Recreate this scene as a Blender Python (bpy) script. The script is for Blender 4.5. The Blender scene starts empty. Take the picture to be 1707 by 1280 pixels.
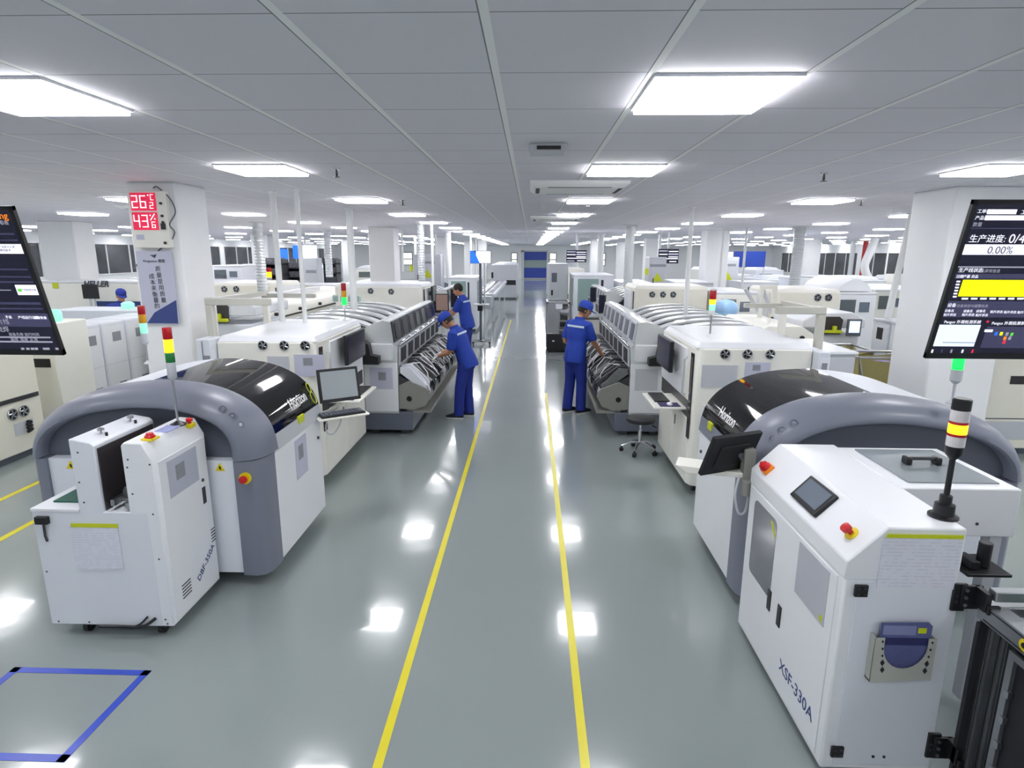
import bpy, bmesh, math, random
from mathutils import Vector, Matrix, Euler
random.seed(7)
C = bpy.context.scene.collection
scene = bpy.context.scene

# ---------------------------------------------------------------- camera
HC = 2.42                                   # eye height
PITCH, YAW, ROLL = 12.3595, 1.7134, 0.004
cd = bpy.data.cameras.new('camera'); cam = bpy.data.objects.new('camera', cd); C.objects.link(cam)
cd.sensor_width = 36.0; cd.lens = 36.0 * 1000 / 1707; cd.clip_end = 200; cd.clip_start = .05
cam.location = (0, 0, HC)
cam.rotation_euler = (Matrix.Rotation(math.radians(YAW), 3, 'Z') @ Matrix.Rotation(math.radians(90 - PITCH), 3, 'X')
                      @ Matrix.Rotation(ROLL, 3, 'Z')).to_euler()
scene.camera = cam
# ---------------------------------------------------------------- world, exposure
w = bpy.data.worlds.new('world'); scene.world = w; w.use_nodes = True
w.node_tree.nodes['Background'].inputs[0].default_value = (.05, .06, .08, 1)
w.node_tree.nodes['Background'].inputs[1].default_value = .3
scene.view_settings.view_transform = 'Standard'; scene.view_settings.look = 'None'
scene.view_settings.exposure = 1.2; scene.view_settings.gamma = 1
scene.view_settings.use_curve_mapping = False
cy = scene.cycles
cy.max_bounces = 8; cy.diffuse_bounces = 6; cy.glossy_bounces = 3; cy.transmission_bounces = 4; cy.transparent_max_bounces = 6
cy.use_denoising = True; cy.sample_clamp_indirect = 6.0; cy.caustics_reflective = False; cy.caustics_refractive = False
PANEL = 9.5                                 # strength of the ceiling light panels
ZC = 3.09                                   # ceiling height

# ---------------------------------------------------------------- materials
def rgb(h):
    h = h.lstrip('#'); r = []
    for i in (0, 2, 4):
        c = int(h[i:i+2], 16) / 255
        r.append(c / 12.92 if c <= .04045 else ((c + .055) / 1.055) ** 2.4)
    return (*r, 1)
def mat(name, col, rough=.5, metal=0, emit=0, coat=0, alpha=1, var=.05, scale=6, bump=0, spec=.5):
    m = bpy.data.materials.new(name); m.use_nodes = True
    nt = m.node_tree; b = nt.nodes['Principled BSDF']
    c = rgb(col) if isinstance(col, str) else (*col, 1)
    b.inputs['Roughness'].default_value = rough; b.inputs['Metallic'].default_value = metal
    b.inputs['Specular IOR Level'].default_value = spec
    if coat: b.inputs['Coat Weight'].default_value = coat; b.inputs['Coat Roughness'].default_value = .06
    if alpha < 1: b.inputs['Alpha'].default_value = alpha
    b.inputs['Base Color'].default_value = c
    if emit: b.inputs['Emission Color'].default_value = c; b.inputs['Emission Strength'].default_value = emit * (1 if emit == PANEL else .45)
    if var and not emit:
        tc = nt.nodes.new('ShaderNodeTexCoord'); n = nt.nodes.new('ShaderNodeTexNoise'); n.inputs['Scale'].default_value = scale
        n.inputs['Detail'].default_value = 3
        nt.links.new(tc.outputs['Object'], n.inputs['Vector'])
        mx = nt.nodes.new('ShaderNodeMix'); mx.data_type = 'RGBA'
        mx.inputs[6].default_value = tuple(min(1, x * (1 - var)) for x in c[:3]) + (1,)
        mx.inputs[7].default_value = tuple(min(1, x * (1 + var)) for x in c[:3]) + (1,)
        nt.links.new(n.outputs[0], mx.inputs[0]); nt.links.new(mx.outputs[2], b.inputs['Base Color'])
        if bump:
            bp = nt.nodes.new('ShaderNodeBump'); bp.inputs['Strength'].default_value = bump; bp.inputs['Distance'].default_value = .01
            nt.links.new(n.outputs[0], bp.inputs['Height']); nt.links.new(bp.outputs[0], b.inputs['Normal'])
    return m
def ramp_stripes(m, axis, period, duty, col, seed_axis=None):
    """mix a second colour into a material in thin stripes along an object axis (printed lines, slats)"""
    nt = m.node_tree; b = nt.nodes['Principled BSDF']
    tc = nt.nodes.new('ShaderNodeTexCoord'); sx = nt.nodes.new('ShaderNodeSeparateXYZ'); nt.links.new(tc.outputs['Object'], sx.inputs[0])
    d = nt.nodes.new('ShaderNodeMath'); d.operation = 'DIVIDE'; d.inputs[1].default_value = period; nt.links.new(sx.outputs[axis], d.inputs[0])
    fr = nt.nodes.new('ShaderNodeMath'); fr.operation = 'FRACT'; nt.links.new(d.outputs[0], fr.inputs[0])
    lt = nt.nodes.new('ShaderNodeMath'); lt.operation = 'LESS_THAN'; lt.inputs[1].default_value = duty; nt.links.new(fr.outputs[0], lt.inputs[0])
    fac = lt.outputs[0]
    if seed_axis is not None:
        nz = nt.nodes.new('ShaderNodeTexNoise'); nz.inputs['Scale'].default_value = 40; nt.links.new(tc.outputs['Object'], nz.inputs['Vector'])
        g = nt.nodes.new('ShaderNodeMath'); g.operation = 'GREATER_THAN'; g.inputs[1].default_value = .48; nt.links.new(nz.outputs[0], g.inputs[0])
        mu = nt.nodes.new('ShaderNodeMath'); mu.operation = 'MULTIPLY'; nt.links.new(fac, mu.inputs[0]); nt.links.new(g.outputs[0], mu.inputs[1]); fac = mu.outputs[0]
    mx = nt.nodes.new('ShaderNodeMix'); mx.data_type = 'RGBA'; nt.links.new(fac, mx.inputs[0])
    src = b.inputs['Base Color'].links[0].from_socket if b.inputs['Base Color'].links else None
    if src: nt.links.new(src, mx.inputs[6])
    else: mx.inputs[6].default_value = b.inputs['Base Color'].default_value
    mx.inputs[7].default_value = rgb(col); nt.links.new(mx.outputs[2], b.inputs['Base Color'])
    return m
M = dict(
    white=mat('white_enamel', '#e9ebef', .32, var=.015), cool=mat('cool_white_enamel', '#dfe3ea', .34, var=.015),
    cream=mat('cream_enamel', '#efeee5', .36, var=.02), cream2=mat('warm_cream_enamel', '#ebe8da', .4, var=.02),
    grey=mat('blue_grey_plastic', '#787c8b', .42, coat=.08, var=.02), dgrey=mat('dark_grey_plastic', '#5b606c', .38, var=.02),
    base=mat('machine_base_grey', '#6a7080', .4, var=.03), lgrey=mat('light_grey_panel', '#c4c7cd', .4, var=.03),
    black=mat('black_plastic', '#15161a', .4, var=.1), gloss=mat('gloss_black_hood', '#08080a', .045, var=0, spec=.5),
    smoke=mat('smoked_panel', '#3a3638', .12, var=.2, scale=3), steel=mat('brushed_steel', '#b9bcc0', .28, 1, var=.06, scale=20),
    chrome=mat('chrome', '#d8dade', .1, 1, var=0), alu=mat('aluminium_profile', '#a9acb0', .36, .9, var=.06), silver=mat('silver_lacquer', '#e2e6e8', .22, .3, coat=.3, var=.03),
    dsteel=mat('dark_steel', '#55565a', .35, .8, var=.15, scale=15), gunmetal=mat('feeder_metal', '#7d7f80', .3, .7, var=.2, scale=25),
    red=mat('red_plastic', '#c81620', .3, var=.03), yellow=mat('yellow_plastic', '#e6cf10', .4, var=.03), orange=mat('orange_plastic', '#ef8a10', .35, var=.03),
    green=mat('green_lens', '#1c7a38', .25, var=.03), amber=mat('amber_lens', '#d79a10', .25, var=.03), redlens=mat('red_lens', '#b3121e', .25, var=.03),
    red_on=mat('red_lit', '#ff2a1e', .4, emit=2.5), amber_on=mat('amber_lit', '#ffb414', .4, emit=3.2), green_on=mat('green_lit', '#16d24c', .4, emit=2.2), greenmint_on=mat('mint_lit', '#8fdcc0', .4, emit=.75),
    lens=mat('clear_lens', '#d7d3d6', .2, var=.03), belt=mat('green_belt', '#21584a', .5, var=.1), lime=mat('lime_marking', '#c9d21c', .5, var=.04),
    paper=mat('white_paper', '#e4e6ee', .7, var=.02), paperblue=mat('pale_violet_sheet', '#b9bccb', .4, var=.04, scale=20), lilac=mat('lilac_sheet', '#c2c4d6', .5, var=.03),
    qr=mat('grey_label', '#8d9097', .6, var=.5, scale=220), ink=mat('navy_ink', '#2b3e78', .5, var=0), darkink=mat('dark_ink', '#3d3f4a', .6, var=0), whiteink=mat('white_ink', '#f2f2f2', .5, var=0),
    glass=mat('tinted_glass', '#5d6a70', .05, alpha=.55, var=0), clear=mat('clear_plastic', '#cfe4e0', .06, alpha=.3, var=0), tank=mat('mint_glass', '#a9c8c0', .08, alpha=.6, var=0),
    pipe=mat('white_pipe', '#eceeee', .35, var=.02), duct=mat('ribbed_duct', '#cfd3d6', .35, .3, var=.05), redpipe=mat('red_fire_pipe', '#b8232c', .4, var=.05),
    wall=mat('white_wall', '#e6e8ea', .7, var=.02), column=mat('column_paint', '#f0f1f2', .6, var=.02), stone=mat('grey_beige_paint', '#c4c3b9', .45, var=.02), khaki=mat('khaki_canvas', '#b3a972', .85, var=.1, scale=30),
    suit=mat('blue_workwear', '#1e3fa4', .75, var=.12, scale=14), suit2=mat('navy_workwear', '#1b2f8a', .75, var=.12, scale=14), skin=mat('skin', '#c08a6a', .5, var=.06), hair=mat('black_hair', '#17130f', .55, var=.2),
    glove=mat('white_glove', '#e4e4e6', .8, var=.05), reflect=mat('reflective_tape', '#c9dbe8', .4, var=.05), shoe=mat('dark_shoe', '#1c1d24', .5, var=.1), sole=mat('white_sole', '#cfcfcf', .6, var=.05),
    rubber=mat('black_rubber', '#1a1a1b', .6, var=.1), yline=mat('yellow_floor_tape', '#e2d40e', .3, var=.05), bline=mat('blue_floor_tape', '#3350c4', .3, var=.08),
    screen_dark=mat('dark_screen', '#17172a', .2, emit=.25), screen_on=mat('grey_screen', '#8d9498', .15, emit=.3), lcd=mat('panel_lcd', '#6f7884', .15, var=.1), lcdblue=mat('blue_lcd', '#8f95bd', .2, emit=.35),
    s_white=mat('screen_white', '#f2f4ff', .3, emit=1.0), s_yellow=mat('screen_yellow', '#ffff00', .3, emit=1.0), s_blue=mat('screen_blue', '#1f6cff', .3, emit=1.0), s_bg=mat('screen_navy', '#171628', .2, emit=.8),
    s_bar=mat('screen_slate', '#3a3a55', .3, emit=.8), s_text=mat('screen_text', '#f4f4ff', .3, emit=.9), s_orange=mat('screen_orange', '#ff8a1a', .3, emit=.9), s_pale=mat('screen_pale_blue', '#d6e6fa', .3, emit=.95),
    s_red=mat('screen_red', '#e8284a', .3, emit=.9), s_green=mat('screen_green', '#5ac83c', .3, emit=.9), s_grey=mat('screen_grey', '#9a9aaa', .3, emit=.7),
    led=mat('red_led_field', '#c81440', .3, emit=.75), ledseg=mat('led_segment', '#ffd6dc', .3, emit=1.6),
    lamp=mat('lamp_diffuser', (1, 1, 1), .5, emit=PANEL), vinyl=mat('lampless_white', '#f6f6f6', .5, var=.01),
    dark_in=mat('dark_interior', '#24262a', .6, var=.2), mount=mat('grey_bracket', '#8c8c86', .45, var=.05), bag=mat('blue_plastic_bag', '#9cc4ec', .4, var=.1, scale=20), doorblue=mat('blue_roll_curtain', '#1f3f9e', .4, var=.08))
M['lamp'].node_tree.nodes['Principled BSDF'].inputs['Emission Color'].default_value = (.985, .98, 1, 1)
M['sheet'] = ramp_stripes(mat('printed_sheet', '#dfe1ec', .45, var=.02), 2, .016, .35, '#d2d5df', 1)
M['rib'] = ramp_stripes(mat('slatted_white', '#e6e6e4', .4, var=.02), 2, .045, .25, '#9a9c9c')
M['clutter'] = mat('shelf_clutter', '#6a6c74', .6, var=.9, scale=14)

# ---------------------------------------------------------------- mesh helpers
class MB:
    def __init__(s): s.v = []; s.f = []; s.mi = []; s.k = 0
    def add(s, vs, fs):
        o = len(s.v); s.v += [Vector(p) for p in vs]
        for f in fs: s.f.append([i + o for i in f]); s.mi.append(s.k)
        return s
    def use(s, k): s.k = k; return s
    def box(s, x0, x1, y0, y1, z0, z1):
        return s.add([(x, y, z) for x in (x0, x1) for y in (y0, y1) for z in (z0, z1)],
                     [(0, 1, 3, 2), (4, 6, 7, 5), (0, 4, 5, 1), (2, 3, 7, 6), (0, 2, 6, 4), (1, 5, 7, 3)])
    def prism(s, pts, ax, a0, a1):
        g = {'x': lambda p, a: (a, p[0], p[1]), 'y': lambda p, a: (p[0], a, p[1]), 'z': lambda p, a: (p[0], p[1], a)}[ax]
        n = len(pts)
        return s.add([g(p, a0) for p in pts] + [g(p, a1) for p in pts],
                     [list(range(n)), list(range(n, 2 * n))] + [(i, (i + 1) % n, n + (i + 1) % n, n + i) for i in range(n)])
    def loft(s, rings, caps=True):
        n = len(rings[0]); vs = [p for r in rings for p in r]; fs = []
        for k in range(len(rings) - 1):
            for i in range(n): fs.append((k * n + i, k * n + (i + 1) % n, (k + 1) * n + (i + 1) % n, (k + 1) * n + i))
        if caps: fs += [list(range(n)), list(range((len(rings) - 1) * n, len(rings) * n))]
        return s.add(vs, fs)
    def tube(s, path, r, n=10, flat=1.0):
        path = [Vector(p) for p in path]; rr = r if isinstance(r, (list, tuple)) else [r] * len(path)
        t = (path[1] - path[0]).normalized(); u = t.orthogonal().normalized(); rings = []
        for i, p in enumerate(path):
            a = path[max(0, i - 1)]; b = path[min(len(path) - 1, i + 1)]; t = (b - a).normalized()
            u = (u - t * u.dot(t)); u = u.normalized() if u.length > 1e-6 else t.orthogonal().normalized(); v = t.cross(u)
            rings.append([p + (u * math.cos(q) + v * math.sin(q) * flat) * rr[i] for q in (2 * math.pi * j / n for j in range(n))])
        return s.loft(rings)
    def cyl(s, p0, p1, r0, r1=None, n=16): return s.tube([p0, p1], [r0, r0 if r1 is None else r1], n)
    def lathe(s, c, prof, n=16):
        c = Vector(c)
        return s.loft([[c + Vector((r * math.cos(2 * math.pi * j / n), r * math.sin(2 * math.pi * j / n), z)) for j in range(n)] for r, z in prof])
    def ell(s, c, rx, ry, rz, n=14, m=8, R=None):
        rings = []
        for k in range(1, m):
            a = math.pi * k / m
            rings.append([Vector((rx * math.sin(a) * math.cos(2 * math.pi * j / n), ry * math.sin(a) * math.sin(2 * math.pi * j / n), -rz * math.cos(a))) for j in range(n)])
        if R: rings = [[R @ p for p in r] for r in rings]
        return s.loft([[Vector(c) + p for p in r] for r in rings])
    def sheet(s, rows):
        n = len(rows[0]); fs = []
        for k in range(len(rows) - 1):
            for i in range(n - 1): fs.append((k * n + i, k * n + i + 1, (k + 1) * n + i + 1, (k + 1) * n + i))
        return s.add([p for r in rows for p in r], fs)
    def xf(s, mtx, i0=0):
        s.v[i0:] = [mtx @ p for p in s.v[i0:]]; return s
def off(p):
    o = Vector((0, 0, 0))
    while p is not None: o += p.location; p = p.parent
    return o
def obj(name, mb, m, parent=None, bevel=0, seg=2, smooth=40):
    me = bpy.data.meshes.new(name); o3 = off(parent)
    me.from_pydata([p - o3 for p in mb.v], [], mb.f)
    ms = m if isinstance(m, (list, tuple)) else [m]
    for k in ms: me.materials.append(M[k] if isinstance(k, str) else k)
    if len(ms) > 1: me.polygons.foreach_set('material_index', mb.mi)
    bm = bmesh.new(); bm.from_mesh(me); bmesh.ops.recalc_face_normals(bm, faces=bm.faces); bm.to_mesh(me); bm.free()
    if smooth:
        me.polygons.foreach_set('use_smooth', [True] * len(me.polygons)); me.set_sharp_from_angle(angle=math.radians(smooth))
    o = bpy.data.objects.new(name, me); C.objects.link(o)
    if parent: o.parent = parent
    if bevel:
        b = o.modifiers.new('edge', 'BEVEL'); b.width = bevel; b.segments = seg; b.limit_method = 'ANGLE'; b.angle_limit = math.radians(35)
        b.harden_normals = False
    return o
def tag(o, label=None, cat=None, group=None, kind=None):
    if label: o['label'] = label
    if cat: o['category'] = cat
    if group: o['group'] = group
    if kind: o['kind'] = kind
    return o
def thing(name, label, cat, loc=(0, 0, 0), group=None):
    o = bpy.data.objects.new(name, None); C.objects.link(o); o.empty_display_size = .1; o.location = loc
    return tag(o, label, cat, group)
def one(name, mb, m, label, cat, group=None, **k): return tag(obj(name, mb, m, **k), label, cat, group)
def struct(name, mb, m, parent=None, **k):
    o = obj(name, mb, m, parent, **k)
    if parent is None: o['kind'] = 'structure'
    return o
def B(*a): return MB().box(*a)
def dup(root, loc, rotz=None, label=None, group=None):
    def cp(o, par):
        c = o.copy(); C.objects.link(c); c.parent = par
        for ch in list(o.children): cp(ch, c)
        return c
    r = cp(root, None); r.location = loc
    if rotz is not None: r.rotation_euler = (0, 0, rotz)
    if label: r['label'] = label
    if group: r['group'] = group
    return r
FRAMES = {'-y': Matrix(((1, 0, 0), (0, 0, -1), (0, 1, 0))), '+x': Matrix(((0, 0, 1), (1, 0, 0), (0, 1, 0))),
          '-x': Matrix(((0, 0, -1), (-1, 0, 0), (0, 1, 0))), 'up': Matrix(((1, 0, 0), (0, 1, 0), (0, 0, 1)))}
def text(body, size, loc, R, m, parent, name='lettering', align='CENTER', rot=0, ext=.0008, sx=1, shear=0, bold=0):
    cu = bpy.data.curves.new(name, 'FONT'); cu.body = body; cu.size = size; cu.extrude = ext; cu.align_x = align; cu.align_y = 'CENTER'
    cu.shear = shear; cu.offset = bold; cu.resolution_u = 3
    cu.materials.append(M[m]); o = bpy.data.objects.new(name, cu); C.objects.link(o)
    if parent: o.parent = parent
    R3 = FRAMES[R] if isinstance(R, str) else R
    o.rotation_euler = (R3 @ Matrix.Rotation(rot, 3, 'Z')).to_euler(); o.location = Vector(loc) - off(parent); o.scale = (sx, 1, 1)
    return o
def spline(pts, n=6):
    """smooth open curve through 2-D or 3-D points"""
    P = [Vector(p) for p in pts]; out = []
    for i in range(len(P) - 1):
        a = P[i - 1] if i else P[0] * 2 - P[1]; b, c = P[i], P[i + 1]; d = P[i + 2] if i + 2 < len(P) else P[-1] * 2 - P[-2]
        for k in range(n):
            t = k / n
            out.append(.5 * ((2 * b) + (c - a) * t + (2 * a - 5 * b + 4 * c - d) * t * t + (3 * b - a - 3 * c + d) * t ** 3))
    return out + [P[-1]]
def fan(x, y, z, r, parent, name='cooling_fan'):
    """round fan guard set in a panel facing the camera side (-y)"""
    m = MB(); m.use(0)
    m.tube([(x + r * math.cos(a), y - .006, z + r * math.sin(a)) for a in [i * math.pi / 10 for i in range(21)]], r * .1, 6)
    m.use(1); m.cyl((x, y - .002, z), (x, y + .012, z), r, n=20)
    m.use(0); m.cyl((x, y - .012, z), (x, y, z), r * .3, n=12)
    for k in range(5):
        a = k * 2 * math.pi / 5 + .3
        m.tube([(x + .25 * r * math.cos(a), y - .006, z + .25 * r * math.sin(a)), (x + .9 * r * math.cos(a + .5), y - .006, z + .9 * r * math.sin(a + .5))], r * .13, 6)
    return obj(name, m, ('steel', 'black'), parent)
def caster(x, y, z, r, parent):
    m = MB().cyl((x - .015, y, z - r), (x + .015, y, z - r), r, n=18)
    o = obj('caster', m, 'rubber', parent)
    k = MB().box(x - .025, x - .018, y - r * .6, y + r * .6, z - r, z).box(x + .018, x + .025, y - r * .6, y + r * .6, z - r, z).box(x - .03, x + .03, y - .03, y + .03, z - .008, z + .004)
    obj('caster_fork', k, 'dsteel', o); return o
def estop(c, nrm, parent, r=.022, base='yellow'):
    c = Vector(c); n = Vector(nrm).normalized()
    b = obj('emergency_stop', MB().cyl(c, c + n * .018, r * 1.5, n=20), base, parent)
    obj('push_button', MB().tube([c + n * .018, c + n * .03, c + n * .034, c + n * .048, c + n * .052], [r * .6, r * .6, r, r, r * .6], 18), 'red', b)
    return b
def stack_light(name, label, x, y, z0, z1, layers, body=.1, r=.02, group=None, polemat='steel', bodymat='lgrey', foot=.035, capmat=None):
    """signal tower: foot and pole from z0, body, then lens layers (top first) ending at z1"""
    t = thing(name, label, 'signal light', (x, y, z0), group)
    h = sum(l[1] for l in layers); zb = z1 - h - body
    obj('mounting_foot', MB().lathe((x, y, z0), [(foot, 0), (foot, .008), (foot * .5, .02), (r * .35, .03)]), bodymat if foot < .045 else 'black', t)
    obj('pole', MB().cyl((x, y, z0 + .01), (x, y, zb + .01), r * .28, n=10), polemat, t)
    obj('lamp_base', MB().lathe((x, y, zb), [(r * .4, 0), (r, .02), (r, body)]), bodymat, t)
    z = z1
    for k, hh in layers:
        obj('lens', MB().lathe((x, y, z - hh), [(r * .94, 0), (r, .003), (r, hh - .003), (r * .94, hh)]), k, t); z -= hh
    if capmat: obj('cap', MB().lathe((x, y, z1), [(r, 0), (r, .012), (r * .7, .02)]), capmat, t)
    return t
# a point of the room from where it is seen and one known coordinate (kept from measuring the photograph)
def ray(px, py):
    u, v = px - 853.5, py - 640; c, s = math.cos(ROLL), math.sin(ROLL); u, v = u * c + v * s, -u * s + v * c
    p, yw = math.radians(PITCH), math.radians(YAW)
    x, y, z = u, 1000 * math.cos(p) - v * math.sin(p), -1000 * math.sin(p) - v * math.cos(p)
    return Vector((x * math.cos(yw) - y * math.sin(yw), x * math.sin(yw) + y * math.cos(yw), z))
def aty(px, py, Y):
    d = ray(px, py); p = d * (Y / d.y); return p.x, p.z + HC
def atz(px, py, z):
    d = ray(px, py); p = d * ((z - HC) / d.z); return p.x, p.y
ORD = ['first', 'second', 'third', 'fourth', 'fifth', 'sixth', 'seventh', 'eighth', 'ninth', 'tenth', 'eleventh', 'twelfth', 'thirteenth',
       'fourteenth', 'fifteenth', 'sixteenth', 'seventeenth', 'eighteenth', 'nineteenth', 'twentieth', 'twenty-first', 'twenty-second']
# ---------------------------------------------------------------- room shell
XL, XR, YB, YF = -18.0, 22.0, -5.0, 56.5
GX, GY, GP = -.14, 2.49, .595               # ceiling grid origin and pitch
def floor_mat():
    m = mat('grey_epoxy_floor', '#8f9898', .14, var=.04, scale=.8, spec=.55)
    nt = m.node_tree; b = nt.nodes['Principled BSDF']
    tc = nt.nodes.new('ShaderNodeTexCoord'); n = nt.nodes.new('ShaderNodeTexNoise'); n.inputs['Scale'].default_value = 5; n.inputs['Detail'].default_value = 2
    nt.links.new(tc.outputs['Object'], n.inputs['Vector'])
    bp = nt.nodes.new('ShaderNodeBump'); bp.inputs['Strength'].default_value = .06; bp.inputs['Distance'].default_value = .02
    nt.links.new(n.outputs[0], bp.inputs['Height']); nt.links.new(bp.outputs[0], b.inputs['Normal'])
    b.inputs['Coat Weight'].default_value = .35; b.inputs['Coat Roughness'].default_value = .03
    return m
def ceil_mat():
    m = mat('ceiling_tiles', '#e6e3ec', .65, var=0); nt = m.node_tree; b = nt.nodes['Principled BSDF']; L = nt.links.new
    tc = nt.nodes.new('ShaderNodeTexCoord'); sx = nt.nodes.new('ShaderNodeSeparateXYZ'); L(tc.outputs['Object'], sx.inputs[0])
    def band(sock, o, wd):
        a = nt.nodes.new('ShaderNodeMath'); a.operation = 'SUBTRACT'; a.inputs[1].default_value = o - wd / 2; L(sock, a.inputs[0])
        d = nt.nodes.new('ShaderNodeMath'); d.operation = 'FLOORED_MODULO'; d.inputs[1].default_value = GP; L(a.outputs[0], d.inputs[0])
        l = nt.nodes.new('ShaderNodeMath'); l.operation = 'LESS_THAN'; l.inputs[1].default_value = wd; L(d.outputs[0], l.inputs[0]); return l.outputs[0]
    def mix(f, a, c2):
        x = nt.nodes.new('ShaderNodeMix'); x.data_type = 'RGBA'; L(f, x.inputs[0])
        if isinstance(a, tuple): x.inputs[6].default_value = a
        else: L(a, x.inputs[6])
        x.inputs[7].default_value = c2; return x.outputs[2]
    c = mix(band(sx.outputs[1], GY, .007), rgb('#e6e3ec'), rgb('#9b9aa2'))
    c = mix(band(sx.outputs[0], GX - .017, .005), c, rgb('#8a8a92'))
    c = mix(band(sx.outputs[0], GX, .028), c, rgb('#fefeff'))
    L(c, b.inputs['Base Color']); return m
struct('floor', B(XL, XR, YB, YF + 3, -.05, 0), floor_mat(), smooth=0)
struct('ceiling', B(XL, XR, YB, YF + 3, ZC, ZC + .05), ceil_mat(), smooth=0)
struct('wall_back', B(XL, XR, YB - .1, YB, 0, ZC), 'wall', smooth=0)
# side walls with a long band of dark night windows
def side_wall(side, X, th, zb, zt, y0, wd, n):
    m = MB(); xa, xb = sorted((X, X + th))
    m.box(xa, xb, YB, YF, 0, zb).box(xa, xb, YB, YF, zt, ZC)
    y = y0; m.box(xa, xb, YB, y, zb, zt)
    for k in range(n): m.box(xa, xb, y + wd, y + wd + .5 if k < n - 1 else YF, zb, zt); y += wd + .5
    struct('wall_' + side, m, 'wall', smooth=0)
nightglass = mat('night_window_glass', '#4a4c50', .1, var=.7, scale=.9)  # blotchy noise paints vague reflections into the glass colour
win = [0]
def window(x, y0, y1, z0, z1, fx):
    win[0] += 1
    w_ = struct('window_%d' % win[0], B(x, x + .03, y0, y1, z0, z1), nightglass, smooth=0)
    f = MB()
    k = max(1, round((y1 - y0) / 1.6))
    for i in range(k + 1):
        yy = y0 + (y1 - y0) * i / k; f.box(x + fx, x + fx + .06, yy - .02, yy + .02, z0, z1)
    f.box(x + fx, x + fx + .06, y0, y1, z0 - .02, z0 + .03).box(x + fx, x + fx + .06, y0, y1, z1 - .03, z1 + .02)
    obj('frame', f, 'wall', w_, smooth=0)
side_wall('left', XL, -.1, 1.45, 2.72, 16.0, 6.0, 6)
for k in range(6): window(XL - .05, 16 + 6.5 * k, 22 + 6.5 * k, 1.45, 2.72, .02)
side_wall('right', XR, .1, .85, 2.5, 16.0, 6.0, 6)
for k in range(6): window(XR + .02, 16 + 6.5 * k, 22 + 6.5 * k, .85, 2.5, -.05)
# end wall with the roll-curtain door and small bright windows
ew = MB(); dx0, dx1, dz = -.62, 1.45, 2.5
ew.box(XL, dx0, YF, YF + .15, 0, ZC).box(dx1, XR, YF, YF + .15, 0, ZC).box(dx0, dx1, YF, YF + .15, dz, ZC)
struct('wall_front', ew, 'wall', smooth=0)
d = struct('door_1', B(dx0, dx1, YF + .02, YF + .06, 1.75, dz).box(dx0, dx1, YF + .02, YF + .06, .12, 1.05), 'doorblue', smooth=0)
obj('vision_strip', B(dx0, dx1, YF + .03, YF + .05, 1.05, 1.75), 'clear', d, smooth=0)
obj('door_frame', B(dx0 - .25, dx0, YF - .08, YF + .1, 0, dz + .1).box(dx1, dx1 + .12, YF - .08, YF + .1, 0, dz + .1).box(dx0 - .25, dx1 + .12, YF - .08, YF + .1, dz, dz + .12), 'lgrey', d)
obj('bottom_rail', B(dx0, dx1, YF + .0, YF + .08, .02, .12), 'alu', d)
pane = mat('bright_window_pane', '#f4f7ee', .4, emit=.9)
for k, (x0, x1) in enumerate([(-1.75, -1.3), (1.75, 2.3), (-13.2, -12.4), (-11.8, -11.0), (6.0, 6.8)]):
    w_ = struct('window_%d' % (win[0] + 1 + k), B(x0, x1, YF - .03, YF - .01, 1.3, 2.35), pane, smooth=0)
    obj('frame', B(x0 - .06, x0, YF - .06, YF, 1.25, 2.4).box(x1, x1 + .06, YF - .06, YF, 1.25, 2.4).box(x0, x1, YF - .06, YF, 1.75, 1.82).box(x0, x1, YF - .06, YF, 2.35, 2.42).box(x0, x1, YF - .06, YF, 1.25, 1.3), 'dgrey', w_, smooth=0)
struct('wall_lobby', B(dx0 - 1, dx1 + 1, YF + 2.5, YF + 2.6, 0, ZC), 'wall', smooth=0)
# columns
COLS = [(-4.04, -3.535, 6.12, 6.7), (4.27, 4.97, 6.45, 7.15), (-11.4, -10.55, 13.94, 14.6), (-4.45, -3.75, 16.75, 17.45), (5.15, 5.8, 18.2, 18.9),
        (-11.3, -10.6, 24.5, 25.2), (-4.3, -3.65, 27.5, 28.2), (5.3, 5.95, 28.5, 29.2), (-4.2, -3.6, 38.5, 39.1), (5.4, 6.0, 38.5, 39.1), (-2.85, -2.4, 33, 33.5), (3.2, 3.65, 33, 33.5), (13.3, 13.95, 19, 19.7), (13.3, 13.95, 30, 30.7), (-11.2, -10.6, 36, 36.6)]
for a in COLS: struct('column', B(*a, 0, ZC), 'column', bevel=.02)
# painted floor tapes
def tape(m, pts, wd):
    for (xa, ya), (xb, yb) in zip(pts, pts[1:]):
        d_ = Vector((xb - xa, yb - ya, 0)).normalized(); n_ = Vector((-d_.y, d_.x, 0)) * wd / 2; a, b_ = Vector((xa, ya, 0)) - d_ * wd / 2, Vector((xb, yb, 0)) + d_ * wd / 2
        m.prism([((a + n_).x, (a + n_).y), ((b_ + n_).x, (b_ + n_).y), ((b_ - n_).x, (b_ - n_).y), ((a - n_).x, (a - n_).y)], 'z', .0005, .002)
    return m
for i, (pts, wd, lab) in enumerate([([(-.712, 1.0), (-.712, 22)], .046, 'long yellow floor tape edging the aisle beside the printer with the keyboard'),
                                   ([(.288, 1.0), (.288, 10.3)], .046, 'long yellow floor tape edging the aisle beside the round stool'),
                                   ([(-5.24, 3.5), (-5.24, 14)], .06, 'yellow floor tape of the side aisle, in front of the cream machine'),
                                   ([(-4.52, 3.5), (-4.52, 14)], .06, 'yellow floor tape of the side aisle, nearer the white loader machine')]):
    one('floor_tape', tape(MB(), pts, wd), 'yline', lab, 'floor marking', smooth=0)
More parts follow.
